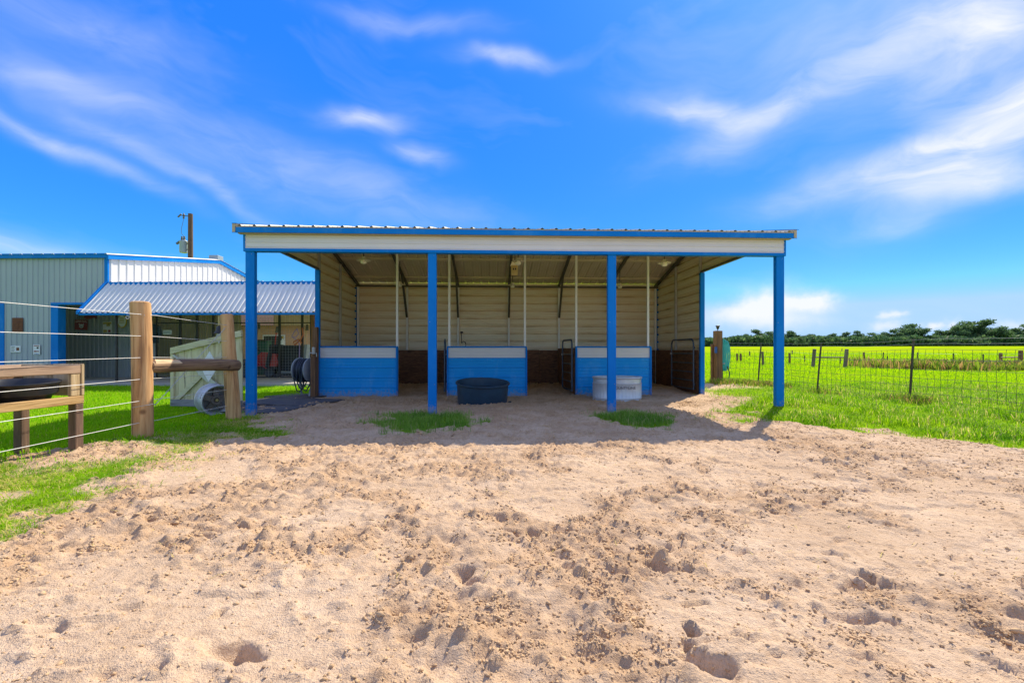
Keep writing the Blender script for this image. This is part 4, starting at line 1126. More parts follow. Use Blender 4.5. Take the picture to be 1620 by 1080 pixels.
# ------------------------------------------------------------------ feed trough with rubber tubs
TX0, TX1, TY0, TY1 = -5.10, -4.45, 2.35, 4.74
tr = empty('feed_trough', (TX1, TY1, 0), 0, 'weathered timber feed bunk holding black rubber tubs behind the wire fence', 'feed trough')
def tb(name, m, x0, x1, y0, y1, z0, z1, b=0.006): return MB().bbox(x0 - TX1, x1 - TX1, y0 - TY1, y1 - TY1, z0, z1, b).build(name, m, tr)
tb('top_rail', M_PINEY, TX1 - 0.04, TX1, TY0, TY1 - 0.04, 0.825, 0.915)
tb('bottom_rail', M_PINEB, TX1 - 0.04, TX1, TY0, TY1 - 0.002, 0.515, 0.595)
tb('top_rail', M_PINEY, TX0, TX0 + 0.04, TY0, TY1 - 0.04, 0.825, 0.915)
tb('back_board', M_WPOST, TX0 + 0.045, TX0 + 0.065, TY0, TY1 - 0.045, 0.546, 0.82)
tb('bottom_rail', M_PINEB, TX0, TX0 + 0.04, TY0, TY1 - 0.002, 0.515, 0.595)
tb('corner_block', M_PINEZ, TX1 - 0.042, TX1 - 0.006, TY1 - 0.145, TY1 - 0.042, 0.597, 0.823)
tb('end_plank', M_PINEZ, TX1 - 0.30, TX1 + 0.001, TY1 - 0.039, TY1, 0.597, 0.925)
tb('end_plank', M_PINEZ, TX0, TX1 - 0.305, TY1 - 0.039, TY1, 0.597, 0.920)
for y_ in (4.2, 3.3, 2.5): tb('floor_slat', M_PINEB, TX0 + 0.042, TX1 - 0.042, y_ - 0.3, y_ + 0.3, 0.52, 0.545)
for x_ in (TX1 - 0.045, TX0 + 0.045):
    for y_ in (TY1 - 0.05, 2.6):
        tb('leg', M_LEG, x_ - 0.043, x_ + 0.043, y_ - 0.043, y_ + 0.043, gz(x_, y_) - 0.12, 0.514)
tb('divider', M_PINEB, TX0 + 0.05, TX1 - 0.05, 3.55, 3.58, 0.60, 0.81)
tubp = [(0.0, 0.012), (0.20, 0.012), (0.205, 0.0), (0.215, 0.01), (0.235, 0.06), (0.275, 0.085), (0.285, 0.155), (0.30, 0.165), (0.305, 0.18), (0.295, 0.186), (0.27, 0.16), (0.255, 0.095), (0.225, 0.08), (0.20, 0.03), (0.0, 0.025)]
for (ty, tilt, lab) in ((4.385, 3, 'black rubber feed tub at the end of the timber bunk nearest the lawn'), (3.76, -4, 'black rubber feed tub cut off by the edge of the picture')):
    o = MB().lathe(tubp, 32).build('rubber_tub', M_TUB, None, True); o.location = (-4.755, ty, 0.55); o.scale = (1, 1, 1.15); o.rotation_euler = (R(tilt), R(2), 0)
    tag(o, lab, 'tub', 'rubber tubs in the bunk')

# ------------------------------------------------------------------ wooden gate, diamond, bell, wheel
GA, GB = Vector((-6.47, 8.66, 0)), Vector((-4.98, 8.42, 0))
gl = (GB - GA).length; ga = math.atan2(GB.y - GA.y, GB.x - GA.x)
gzz = gz(-5.7, 8.55)
wg = empty('wooden_gate', (GA.x, GA.y, gzz + 0.03), ga, 'pale timber gate with slanted top rail leaning behind the log brace', 'gate')
def gtop(x): return 1.10 + 0.235*x/1.0*0.92
nb = 11
for i in range(nb):
    x0 = 0.005 + i*(gl - 0.01)/nb; x1 = x0 + (gl - 0.01)/nb - 0.006
    dd = random.uniform(-0.003, 0.003)
    MB().prism([(x0, 0.05), (x1, 0.05), (x1, gtop(x1) - 0.01), (x0, gtop(x0) - 0.01)], 'y', 0.0 + dd, 0.018 + dd).build('board', M_GATEWOOD, wg)
MB().prism([(0, gtop(0) - 0.115), (gl, gtop(gl) - 0.115), (gl, gtop(gl)), (0, gtop(0))], 'y', -0.042, -0.004).build('top_rail', M_GATERAIL, wg)
MB().bbox(0, gl, -0.042, -0.004, 0.0, 0.125, 0.005).build('bottom_rail', M_GREYBOARD, wg)
MB().bbox(0, 0.075, -0.042, -0.004, 0.127, gtop(0) - 0.117, 0.005).build('stile', M_GATEWOOD, wg)
MB().prism([(0.08, 0.13), (0.20, 0.13), (1.10, 0.92), (1.10, 1.04)], 'y', -0.040, -0.005).build('diagonal_brace', M_GATERAIL, wg)
MB().bar((0.09, -0.055, gtop(0) - 0.14), (1.25, -0.055, 0.30), 0.028, 0.028).build('steel_bar', M_GALV, wg)
MB().prism([(0.62, 0.62), (0.70, 0.70), (1.10, 0.38), (1.05, 0.30)], 'y', -0.075, -0.069).build('bracket', M_GALV, wg)
MB().tube([(1.06, -0.046, 1.20), (1.06, -0.06, 1.20)], 0.016, 10).build('screw_eye', M_GALV, wg)
dm = MB().prism([(-0.185, 0.0), (0.0, -0.275), (0.185, 0.0), (0.0, 0.275)], 'y', -0.006, 0.006).build('diamond_sign', M_SIGNW)
px_, py_ = -4.66, 8.33
dm.location = (-4.615, 8.30, 0.735); dm.rotation_euler = (R(-2), 0, ga)
dm.location = ((331 - 810)/720*8.30, 8.30, 1.05 - 23.5*8.30/720)
tag(dm, 'blank white diamond panel hanging on the timber gate', 'sign')
bl = empty('dinner_bell', ((346 - 810)/720*8.5, 8.52, gzz + 1.30), ga, 'small dark bell with a bracket above the timber gate', 'bell')
MB().bbox(-0.05, 0.05, -0.02, 0.02, -0.12, 0.10, 0.004).build('stand', M_GALV, bl)
MB().lathe([(0.085, 0.10), (0.08, 0.12), (0.055, 0.16), (0.045, 0.22), (0.02, 0.245), (0.0, 0.25)], 20).build('cup', M_BLACKPIPE, bl, True)
MB().tube([(0, 0, 0.25), (0, 0, 0.43)], 0.022, 8).build('hanger', M_YBOX, bl)

whl = empty('truck_wheel', (-5.02, 7.70, gz(-5.02, 7.70) + 0.235), 0, 'bare alloy truck wheel standing against the fence post', 'wheel')
whl.rotation_euler = (R(4), 0, R(56)); whl.scale = (1.08, 1.08, 1.08)
# axis along local y; the open back faces the camera's right
RXW = Matrix.Rotation(R(90), 4, 'X')
MB().lathe([(0.225, -0.13), (0.245, -0.125), (0.245, -0.105), (0.215, -0.09), (0.205, -0.03), (0.21, 0.06), (0.222, 0.09), (0.246, 0.105), (0.246, 0.125), (0.236, 0.13), (0.216, 0.10), (0.198, 0.05), (0.194, -0.04), (0.205, -0.09), (0.225, -0.12)], 44, M=RXW).build('rim', M_ALU, whl, True)
hubm = MB().lathe([(0.0, 0.02), (0.035, 0.02), (0.038, 0.045), (0.075, 0.045), (0.085, 0.02), (0.085, -0.02), (0.0, -0.02)], 24, M=RXW)
hub = hubm.build('hub', M_ALUDARK, whl, True)
MB().lathe([(0.022, 0.046), (0.022, 0.06), (0.0, 0.06)], 12, M=RXW).build('hub_cap', M_YBOX, hub)
for k in range(5):
    t = 2*math.pi*k/5 + 0.3; c, s = math.cos(t), math.sin(t)
    sp = MB()
    sp.add([(0.07*c - 0.045*s, -0.03, 0.07*s + 0.045*c), (0.07*c + 0.045*s, -0.03, 0.07*s - 0.045*c), (0.205*c + 0.03*s, 0.0, 0.205*s - 0.03*c), (0.205*c - 0.03*s, 0.0, 0.205*s + 0.03*c),
            (0.07*c - 0.045*s, 0.015, 0.07*s + 0.045*c), (0.07*c + 0.045*s, 0.015, 0.07*s - 0.045*c), (0.205*c + 0.03*s, 0.035, 0.205*s - 0.03*c), (0.205*c - 0.03*s, 0.035, 0.205*s + 0.03*c)],
           [(0,1,2,3),(7,6,5,4),(0,4,5,1),(1,5,6,2),(2,6,7,3),(3,7,4,0)])
    sp.build('spoke', M_ALUDARK, whl)

# ------------------------------------------------------------------ workshop with porch
WX, WY, WYAW = -13.15, 14.8, R(-1.6)
ws = empty('workshop', (WX, WY, 0), WYAW, 'grey metal workshop with blue trim, white gable end and steep porch awning', 'building')
def vs(name, x0, x1, y, nrm, z0, z1, m, pitch, rh=0.022, parent=ws, top=None, phase=0.0):
    """vertical-rib sheet in the plane y (nrm along -y) """
    return MB().ribs((0, y, 0), (1, 0, 0), (0, 0, 1), (0, nrm, 0), x0, x1, pitch, rh, 0.055, 0.028, z0, top if top else z1, 0.0, phase).build(name, m, parent)
EV = 4.10
OPX = -1.62
k = 0
x_ = -9.0
while x_ < -0.01:                                  # front wall in 0.91 m sheets
    x2 = min(x_ + 0.9, 0.0)
    if x_ >= OPX - 0.01: vs('front_wall_panel', x_, x2, 0, -1, 2.57, EV, M_GREYSIDE, 0.18)
    elif x2 > OPX:
        vs('front_wall_panel', x_, OPX, 0, -1, 0.05, EV, M_GREYSIDE, 0.18); vs('front_wall_panel', OPX, x2, 0, -1, 2.57, EV, M_GREYSIDE, 0.18)
    else: vs('front_wall_panel', x_, x2, 0, -1, 0.05, EV, M_GREYSIDE, 0.18)
    x_ = x2
MB().bbox(-9.0, 0.06, -0.10, -0.02, EV - 0.02, EV + 0.13, 0.005).build('eave_trim', M_BLUE, ws)
MB().bbox(-0.085, 0.03, -0.035, 0.03, 3.22, EV - 0.022, 0.005).build('corner_trim', M_BLUE, ws)
MB().bbox(OPX - 0.25, OPX, -0.04, 0.22, 0.05, 2.57, 0.006).build('door_jamb', M_BLUE, ws)
MB().bbox(OPX - 0.25, 0.0, -0.045, 0.02, 2.572, 2.64, 0.005).build('opening_header', M_BLUE, ws)
MB().bbox(-3.62, -3.44, -0.04, 0.01, 0.05, 2.62, 0.005).build('door_jamb', M_BLUE, ws)
# gable end facing the yard, lit by the sun
RID = 5.35
def gab(a): return EV + 0.165*(a if a < RID else 2*RID - a)
y_ = 0.0
while y_ < 2*RID - 0.05:
    y2 = min(y_ + 0.914, 2*RID)
    MB().ribs((0, 0, 0), (0, 1, 0), (0, 0, 1), (1, 0, 0), y_, y2, 0.3048, 0.03, 0.10, 0.04, 3.20, gab, 0.0, 0.12).build('gable_wall_panel', M_WHITESIDE, ws)
    y_ = y2
rk = MB()
for a, b in ((-0.10, RID), (RID, 2*RID + 0.1)):
    rk.prism([(a, gab(a) - 0.05), (a, gab(a) + 0.10), (b, gab(b) + 0.10), (b, gab(b) - 0.05)], 'x', 0.045, 0.12)
rk.build('rake_trim', M_BLUE, ws)
for a, b in ((-0.12, RID), (2*RID + 0.12, RID)):
    L = math.hypot(b - a, gab(b) - gab(a)); d_ = Vector((0, b - a, gab(b) - gab(a))) / L
    nrm = Vector((0, -d_.z*(1 if b > a else -1), abs(d_.y)))
    MB().ribs((0, a, gab(a) + 0.105), (1, 0, 0), tuple(d_), tuple(nrm), -9.0, 0.15, 0.3525, 0.035, 0.10, 0.04, 0, L, 0.0, 0.05).build('roof_slope', M_AWNING, ws)
MB().bbox(-0.3, 0.10, RID - 0.2, RID + 0.2, gab(RID) + 0.10, gab(RID) + 0.30, 0.02).build('ridge_vent', M_XFMR, ws)
# porch slab
slab = MB().bbox(-9.0, 8.6, -0.75, 7.5, -0.3, 0.075, 0.01).build('porch_slab', M_CONC); slab.location = (WX, WY, 0); slab.rotation_euler = (0, 0, WYAW); tag(slab, 'grey concrete porch slab along the workshop', 'slab', kind='structure')
# awning: steep sheet in front of a low roof
AL, AT = (-0.95, 2.22), (0.0, 3.25)
dl = Vector((0, AT[0] - AL[0], AT[1] - AL[1])); Ln = dl.length; dl /= Ln
x_ = 0.02
while x_ < 8.0:
    x2 = min(x_ + 0.998, 8.1)
    MB().ribs((0, AL[0], AL[1]), (1, 0, 0), tuple(dl), (0, -dl.z, dl.y), x_, x2, 0.1663, 0.050, 0.095, 0.03, 0, Ln, 0.0, 0.08).build('awning_panel', M_AWNING, ws)
    MB().ribs((0, 0.02, AT[1] + 0.04), (1, 0, 0), (0, 1, 0.02), (0, 0, 1), x_, x2, 0.333, 0.04, 0.12, 0.04, 0, 7.2, 0.0, 0.08).build('porch_roof_panel', M_AWNING, ws)
    x_ = x2
MB().bbox(-0.01, 8.12, -0.05, 0.02, AT[1] - 0.045, AT[1] + 0.055, 0.004).build('awning_trim', M_BLUE, ws)
MB().bbox(0.0, 8.12, AL[0] - 0.03, AL[0] + 0.03, AL[1] - 0.065, AL[1] - 0.005, 0.004).build('awning_gutter', M_BLUE, ws)
MB().prism([(AL[0] - 0.05, AL[1] - 0.04), (AT[0] - 0.02, AT[1] + 0.03), (AT[0] - 0.02, AT[1] + 0.10), (AL[0] - 0.05, AL[1] + 0.05)], 'x', -0.05, 0.02).build('awning_rake', M_BLUE, ws)
MB().bbox(0.0, 8.1, 0.05, 0.15, 2.95, 3.2, 0.004).build('porch_beam', M_BLACKPIPE, ws)
# porch walls
x_ = -9.0
while x_ < -1.06:
    x2 = min(x_ + 0.9, -1.05)
    vs('porch_wall_panel', x_, x2, 2.45, -1, 0.0, 3.2, M_GREYSIDE, 0.1663, 0.03); x_ = x2
MB().bbox(-1.30, -1.16, 2.36, 2.415, 0.08, 3.2, 0.004).build('corner_trim', M_BLUE, ws)
pd = MB().bbox(-1.15, -0.40, 2.38, 2.44, 0.08, 2.1, 0.005).build('porch_door', M_GREYSIDE, ws)
MB().lathe([(0.03, 0.0), (0.035, 0.03), (0.02, 0.05), (0.0, 0.05)], 10, c=(-1.05, 2.36, 1.05), M=Matrix.Rotation(R(90), 4, 'X')).build('door_knob', M_DARK, pd)
x_ = -3.0
while x_ < 1.5:
    x2 = min(x_ + 0.9, 1.5); vs('bay_wall_panel', x_, x2, 4.6, -1, 0.0, 3.25, M_TANSIDE, 0.2286, 0.03); x_ = x2
x_ = 1.5
while x_ < 8.0:
    x2 = min(x_ + 0.9, 8.1); vs('bay_wall_panel', x_, x2, 7.1, -1, 2.30, 3.35, M_TANSIDE, 0.2286, 0.03); x_ = x2
for px_ in (0.62, 4.1, 8.1):
    MB().tube([(px_, -0.35, 0.0), (px_, -0.35, 2.4), (px_, -0.1, 2.95)], 0.038, 10).build('porch_post', M_BLACKPIPE, ws, True)
for px_ in (3.36, 5.70): MB().bbox(px_ - 0.06, px_ + 0.06, 2.2, 2.32, 0.0, 3.2, 0.005).build('timber_post', M_WPOST, ws)

# wire kennel panels along the porch
def kpanel(x0, x1, label):
    k_ = empty('kennel_panel', (WX, WY, 0), WYAW, label, 'kennel panel', 'black framed wire panels on the porch')
    z0, z1, yy = 0.10, 2.12, 2.30
    fr = MB()
    for a, b in (((x0, yy, z0), (x0, yy, 3.1)), ((x1, yy, z0), (x1, yy, 3.1))): fr.bar(a, b, 0.045, 0.045)
    fr.bar((x0 + 0.02, yy, z1), (x1 - 0.02, yy, z1), 0.04, 0.04); fr.bar((x0 + 0.02, yy, z0), (x1 - 0.02, yy, z0), 0.04, 0.04)
    fr.build('frame', M_BLACKPIPE, k_)
    wm_ = MB(); a = x0 + 0.1
    while a < x1 - 0.04: wm_.bar((a, yy, z0), (a, yy, 3.05), 0.0045, 0.0045); a += 0.105
    z = z0 + 0.1
    while z < 3.05: wm_.bar((x0, yy, z), (x1, yy, z), 0.0045, 0.0045); z += 0.105
    o = wm_.build('wire_mesh', M_BARB, k_); o['kind'] = 'stuff'
kpanel(-0.27, 0.62, 'wire kennel panel with the hanging jacket right behind the log post')
kpanel(0.66, 1.26, 'narrow wire kennel panel above the low end of the timber gate')
kpanel(1.30, 1.88, 'narrow wire kennel panel left of the bell')
kpanel(1.92, 3.20, 'wire kennel panel mostly hidden behind the second log post')
kpanel(3.48, 4.40, 'wire kennel panel in front of the red mower')
kpanel(4.44, 5.26, 'wire kennel panel in front of the black cart')
kpanel(5.30, 5.60, 'very narrow wire kennel panel beside a timber post')
kpanel(5.80, 7.0, 'last wire kennel panel next to the shelter wall')

def wpt(lx, ly, z): 
    c, s = math.cos(WYAW), math.sin(WYAW); return (WX + lx*c - ly*s, WY + lx*s + ly*c, z)
# signs
def sign(name, lx, ly, z, w, h, m, label, rot=0.0, th=0.012):
    o = empty(name, wpt(lx, ly, z), WYAW, label, 'sign')
    o.rotation_euler = (0, R(rot), WYAW)
    MB().bbox(-w/2, w/2, -th, 0, -h/2, h/2, 0.003).build('plate', m, o)
    return o
def pbar(o, x0, x1, z0, z1, m, name='print', d=0.0135): MB().box(x0, x1, -d - 0.002, -d + 0.001, z0, z1).build(name, m, o)
sY = -0.028
def wx_px(px, Y): return (px - 810)/720*Y - WX
s1 = sign('rusty_plaque', wx_px(33, 14.95), sY, 1.05 + (556 - 514)*14.95/720, 0.36, 0.46, M_RUST, 'square rusty metal plaque on the grey workshop wall')
for k in range(5): MB().lathe([(0.0, 0.0), (0.05 - 0.006*k, 0.0), (0.045, 0.006), (0, 0.008)], 9, c=(0.02*math.sin(k*2), -0.013, -0.08 + 0.04*k), M=Matrix.Rotation(R(90), 4, 'X')).build('relief', M_RUST, s1)
s2 = sign('notice_plate', wx_px(30, 14.95), sY, 1.05 + (556 - 552)*14.95/720, 0.34, 0.21, M_SIGNW, 'small wide white notice plate below the rusty plaque')
pbar(s2, 0.03, 0.125, -0.05, 0.05, M_RUST, 'picture')
for k in range(4): pbar(s2, -0.14, -0.02 - 0.02*(k % 2), 0.055 - 0.04*k, 0.068 - 0.04*k, M_DARK, 'text_line')
s3 = sign('notice_plate', wx_px(64, 14.95), sY, 1.05 + (556 - 553)*14.95/720, 0.23, 0.32, M_SIGNW, 'small upright white notice plate with red print near the blue jamb')
pbar(s3, -0.09, 0.09, 0.115, 0.14, M_SIGNRED, 'text_line'); pbar(s3, 0.01, 0.07, 0.03, 0.09, M_DARK, 'picture'); pbar(s3, -0.085, 0.0, -0.075, -0.035, M_SIGNRED, 'picture'); pbar(s3, 0.01, 0.085, -0.07, -0.04, M_SIGNRED, 'picture'); pbar(s3, -0.08, 0.08, -0.145, -0.125, M_BLUE, 'text_line')
PYW = 17.0
def s_at(px): return wx_px(px, PYW)
s4 = sign('dog_sign', s_at(114), 2.40, 1.05 + (556 - 513)*PYW/720, 0.50, 0.38, M_SIGNRED, 'dark red sign with a white dog and arched lettering inside the porch', 2)
for k in range(10):
    a = -0.20 + 0.042*k + (0.02 if k > 4 else 0); zz = 0.135 - 0.35*a*a
    pbar(s4, a, a + 0.012, zz - 0.03, zz + 0.02, M_SIGNW, 'letter'); pbar(s4, a + 0.016, a + 0.03, zz - 0.03 + 0.02*(k % 3), zz - 0.018 + 0.02*(k % 3), M_SIGNW, 'letter')
MB().lathe([(0.0, 0.0), (0.085, 0.0), (0.08, 0.008), (0.0, 0.012)], 14, 1.0, 0.9, c=(0.02, -0.013, -0.05), M=Matrix.Rotation(R(90), 4, 'X')).build('dog_head', M_SIGNW, s4)
for a in (-0.06, 0.10): MB().prism([(a - 0.03, 0.0), (a + 0.03, 0.0), (a, 0.05)], 'y', -0.02, -0.013).build('dog_ear', M_SIGNW, s4)
for a in (-0.015, 0.055): MB().lathe([(0.016, 0.0), (0.014, 0.004), (0.0, 0.005)], 8, c=(a, -0.025, -0.035), M=Matrix.Rotation(R(90), 4, 'X')).build('dog_eye', M_DARK, s4)
MB().lathe([(0.022, 0.0), (0.02, 0.004), (0.0, 0.005)], 8, c=(0.02, -0.025, -0.085), M=Matrix.Rotation(R(90), 4, 'X')).build('dog_nose', M_DARK, s4)
s5 = sign('picture_sign', s_at(157.5), 2.40, 1.05 + (556 - 517)*PYW/720, 0.36, 0.42, M_SIGNW, 'upright white and yellow picture sign inside the porch', -2)
pbar(s5, -0.16, 0.16, 0.12, 0.19, M_SIGNYEL); pbar(s5, -0.03, 0.11, 0.04, 0.119, M_SIGNYEL); pbar(s5, -0.16, -0.02, -0.19, -0.09, M_SIGNYEL); pbar(s5, 0.05, 0.09, 0.09, 0.13, M_DARK, d=0.018); pbar(s5, 0.03, 0.12, -0.19, -0.10, M_SIGNRED)
o = empty('oval_sign', wpt(s_at(181.5), 2.40, 1.05 + (556 - 507)*PYW/720), WYAW, 'oval yellow sign half hidden by the thin porch post', 'sign')
MB().lathe([(0.0, 0.0), (1.0, 0.0), (0.97, 0.014), (0.0, 0.014)], 28, 0.19, 0.27, M=Matrix.Rotation(R(90), 4, 'X')).build('plate', M_SIGNYEL, o)
MB().lathe([(0.0, 0.014), (0.82, 0.014), (0.80, 0.017), (0.0, 0.017)], 28, 0.19, 0.27, M=Matrix.Rotation(R(90), 4, 'X')).build('face', M_SIGNW, o)
for k in range(4): MB().box(-0.09, 0.09, -0.022, -0.018, 0.10 - 0.06*k, 0.125 - 0.06*k).build('text_line', M_SIGNYEL, o)
rc_ = empty('metal_rooster', wpt(s_at(131), 2.36, 1.05 + (556 - 499)*PYW/720), WYAW, 'red cut out bird ornament high on the porch wall', 'ornament')
MB().prism([(-0.26, -0.06), (-0.16, -0.12), (0.02, -0.10), (0.16, -0.06), (0.26, -0.10), (0.22, 0.0), (0.08, 0.05), (0.10, 0.16), (0.0, 0.10), (-0.10, 0.02), (-0.22, 0.0)], 'y', -0.02, 0.0).build('body', M_SIGNRED, rc_)

# things kept behind the wire
mw = empty('riding_mower', wpt(wx_px(409, 17.6), 2.9, 0.08), R(12), 'red riding mower behind the wire kennel panel', 'mower')
MB().prism([(-0.05, 0.40), (0.62, 0.40), (0.68, 0.55), (0.60, 0.88), (0.10, 0.95), (-0.05, 0.80)], 'y', -0.24, 0.24).build('hood', M_RED, mw)
MB().box(0.61, 0.69, -0.18, 0.18, 0.58, 0.72).build('grille', M_DARK, mw)
MB().prism([(-0.75, 0.28), (0.62, 0.28), (0.62, 0.40), (-0.30, 0.40), (-0.45, 0.58), (-0.85, 0.58)], 'y', -0.30, 0.30).build('chassis', M_BLACKPIPE, mw)
MB().bbox(-0.70, -0.30, -0.22, 0.22, 0.60, 0.68, 0.02).build('seat', M_DARK, mw); MB().bbox(-0.76, -0.70, -0.22, 0.22, 0.64, 1.0, 0.02).build('backrest', M_GREENPL, mw)
for (a, b, r) in ((0.42, -0.36, 0.18), (0.42, 0.36, 0.18), (-0.55, -0.38, 0.27), (-0.55, 0.38, 0.27)):
    wh = MB().lathe([(r*0.5, -0.07), (r*0.92, -0.08), (r, -0.05), (r, 0.05), (r*0.92, 0.08), (r*0.5, 0.07)], 20, c=(a, b, r), M=RXW).build('wheel', M_RUBBER, mw, True)
    MB().lathe([(0.0, -0.06), (r*0.52, -0.06), (r*0.52, 0.06), (0.0, 0.06)], 14, c=(a, b, r), M=RXW).build('wheel_disc', M_SIGNW, wh)
MB().tube([(0.05, 0, 0.9), (-0.12, 0, 1.05)], 0.02, 8).build('steering_column', M_DARK, mw)
MB().tube([(-0.12 + 0.0, 0.17*math.cos(t), 1.05 + 0.10*math.sin(t) + 0.06*math.cos(t)*0) for t in [2*math.pi*i/18 for i in range(18)]], 0.015, 6, closed=True).build('steering_wheel', M_DARK, mw)
MB().bar((-0.1, -0.33, 0.62), (0.35, -0.36, 0.30), 0.05, 0.03).build('lift_arm', M_RED, mw)

ct = empty('dump_cart', wpt(wx_px(458, 17.9), 3.1, 0.08), 0.0, 'big black dump cart tipped up behind the wire panel', 'cart')
MB().prism([(-0.75, 0.10), (0.70, 0.10), (0.80, 1.22), (-0.52, 1.22)], 'y', 0.0, 0.06).build('bed_floor', M_TARP, ct)
MB().prism([(-0.80, 0.08), (-0.70, 0.08), (-0.46, 1.24), (-0.56, 1.24)], 'y', -0.45, 0.0).build('bed_side', M_TARP, ct)
MB().prism([(0.66, 0.08), (0.76, 0.08), (0.86, 1.24), (0.76, 1.24)], 'y', -0.45, 0.0).build('bed_side', M_REEL, ct)
MB().bbox(-0.70, 0.68, -0.46, -0.02, 0.04, 0.13, 0.02).build('tailgate', M_TARP, ct)
MB().bbox(-0.30, 0.45, -0.40, -0.10, 0.131, 0.22, 0.03).build('folded_sheet', M_REEL, ct)
for b in (-0.85, 0.85): MB().lathe([(0.0, -0.06), (0.19, -0.06), (0.2, 0.0), (0.19, 0.06), (0.0, 0.06)], 16, c=(b*0.8, 0.25, 0.2), M=Matrix.Rotation(R(90), 4, 'Y')).build('wheel', M_RUBBER, ct, True)
# jacket, white plate, ropes, tools
jk = empty('hung_jacket', wpt(wx_px(240, 17.2), 2.36, 1.05 + (556 - 525)*17.2/720), WYAW, 'dark blue jacket hanging on the wire behind the log post', 'jacket')
MB().prism([(-0.26, 0.22), (-0.10, 0.30), (0.10, 0.30), (0.26, 0.22), (0.36, -0.10), (0.26, -0.16), (0.22, 0.0), (0.20, -0.42), (-0.20, -0.42), (-0.22, 0.0), (-0.26, -0.16), (-0.36, -0.10)], 'y', -0.06, 0.03).build('cloth', mat('denim', (0.05, 0.09, 0.14), (0.03, 0.05, 0.08), 6, 0.9), jk)
MB().box(-0.10, 0.0, -0.066, -0.061, 0.08, 0.17).build('patch', M_SIGNW, jk)
pl = sign('licence_plate', wx_px(265, 17.15), 2.30 - 0.03, 1.05 + (556 - 525.5)*17.15/720, 0.33, 0.16, M_SIGNW, 'pale number plate wired to the kennel panel')
for k in range(6): pbar(pl, -0.13 + 0.045*k, -0.105 + 0.045*k, -0.045, 0.035, M_XFMR, 'character')
rp_ = empty('halter_rope', wpt(wx_px(468, 16.9), 2.22, 1.05 + (556 - 528)*16.9/720), 0, 'lavender halter and lead rope hanging on the wire panel', 'halter')
MB().tube([(0, 0, 0.2), (-0.12, 0, 0.05), (-0.20, 0, -0.1), (-0.05, 0, -0.12), (0.05, 0, 0.0), (0.0, 0, 0.2)], 0.018, 6).build('noseband', M_LAV, rp_)
MB().tube([(-0.18, 0, -0.12), (0.02, -0.02, -0.25), (0.10, -0.02, -0.42), (0.09, -0.02, -0.9)], 0.018, 6).build('lead', M_LAV, rp_)
oo = MB().tube([(0.18, 0, 0.22), (0.22, 0, -0.02), (0.12, 0.0, -0.22), (-0.10, 0, -0.42), (-0.14, 0, -0.30), (0.06, 0, -0.20), (0.16, 0, -0.35)], 0.024, 6).build('red_rope', M_ORANGE); oo.location = rp_.location + Vector((0.02, -0.03, 0)); tag(oo, 'rusty orange rope hanging beside the lavender halter', 'rope')
bt = empty('spray_bottle', wpt(wx_px(445, 16.9), 2.20, 1.05 + (556 - 545)*16.9/720), 0, 'white bottle with yellow cap hanging on the wire panel', 'bottle')
MB().lathe([(0.0, 0.0), (0.055, 0.0), (0.06, 0.02), (0.06, 0.14), (0.03, 0.18), (0.022, 0.22), (0.0, 0.22)], 14).build('flask', M_SIGNW, bt, True)
MB().lathe([(0.026, 0.22), (0.03, 0.24), (0.028, 0.30), (0.0, 0.30)], 12).build('cap', M_SIGNYEL, bt)
for (px_, z1, m_, lab, y__) in ((405, 1.9, M_GREYPOST, 'long handled shovel leaning behind the wire by the corner post', 3.9), (432, 1.75, M_RED, 'red handled rake leaning behind the mower', 4.0), (476, 1.85, M_PINEZ, 'pale wooden broom leaning behind the black cart', 4.2)):
    o = empty('yard_tool', wpt(wx_px(px_, 19.0), y__, 0.08), 0, lab, 'tool', 'long handled tools behind the wire')
    MB().tube([(0, 0, 0), (0.12, 0.1, z1)], 0.02, 8).build('handle', m_, o)
    MB().prism([(0.08, z1), (0.22, z1), (0.20, z1 + 0.25), (0.12, z1 + 0.25)], 'y', 0.08, 0.11).build('head', M_STEEL, o)
bk = empty('storage_bin', wpt(wx_px(421, 19.5), 4.4, 0.08), 0, 'tall dark teal storage bin behind the red mower', 'bin')
MB().bbox(-0.22, 0.22, -0.2, 0.2, 0, 1.42, 0.03).build('bin_body', M_XFMR if False else M_GREENPL, bk); MB().bbox(-0.24, 0.24, -0.22, 0.22, 1.421, 1.47, 0.015).build('lid', M_TARP, bk)
# brick house beyond
bh = empty('brick_house', (-12.5, 25.5, 0), R(-3), 'low peach brick house seen through the open porch', 'house')
MB().box(-5.5, 8.5, 0, 6, 0, 2.5).build('wall', M_PEACH, bh)
MB().prism([(-0.5, 2.5), (6.5, 2.5), (3.0, 4.3)], 'x', -5.9, 8.9).build('roof', M_POLE, bh)
for a in (-1.5, 2.2): 
    wf = MB().bbox(a, a + 1.3, -0.05, 0.0, 0.9, 2.0, 0.01).build('window', M_SIGNW, bh); MB().box(a + 0.08, a + 1.22, -0.06, -0.051, 0.98, 1.92).build('pane', M_DARK, wf)

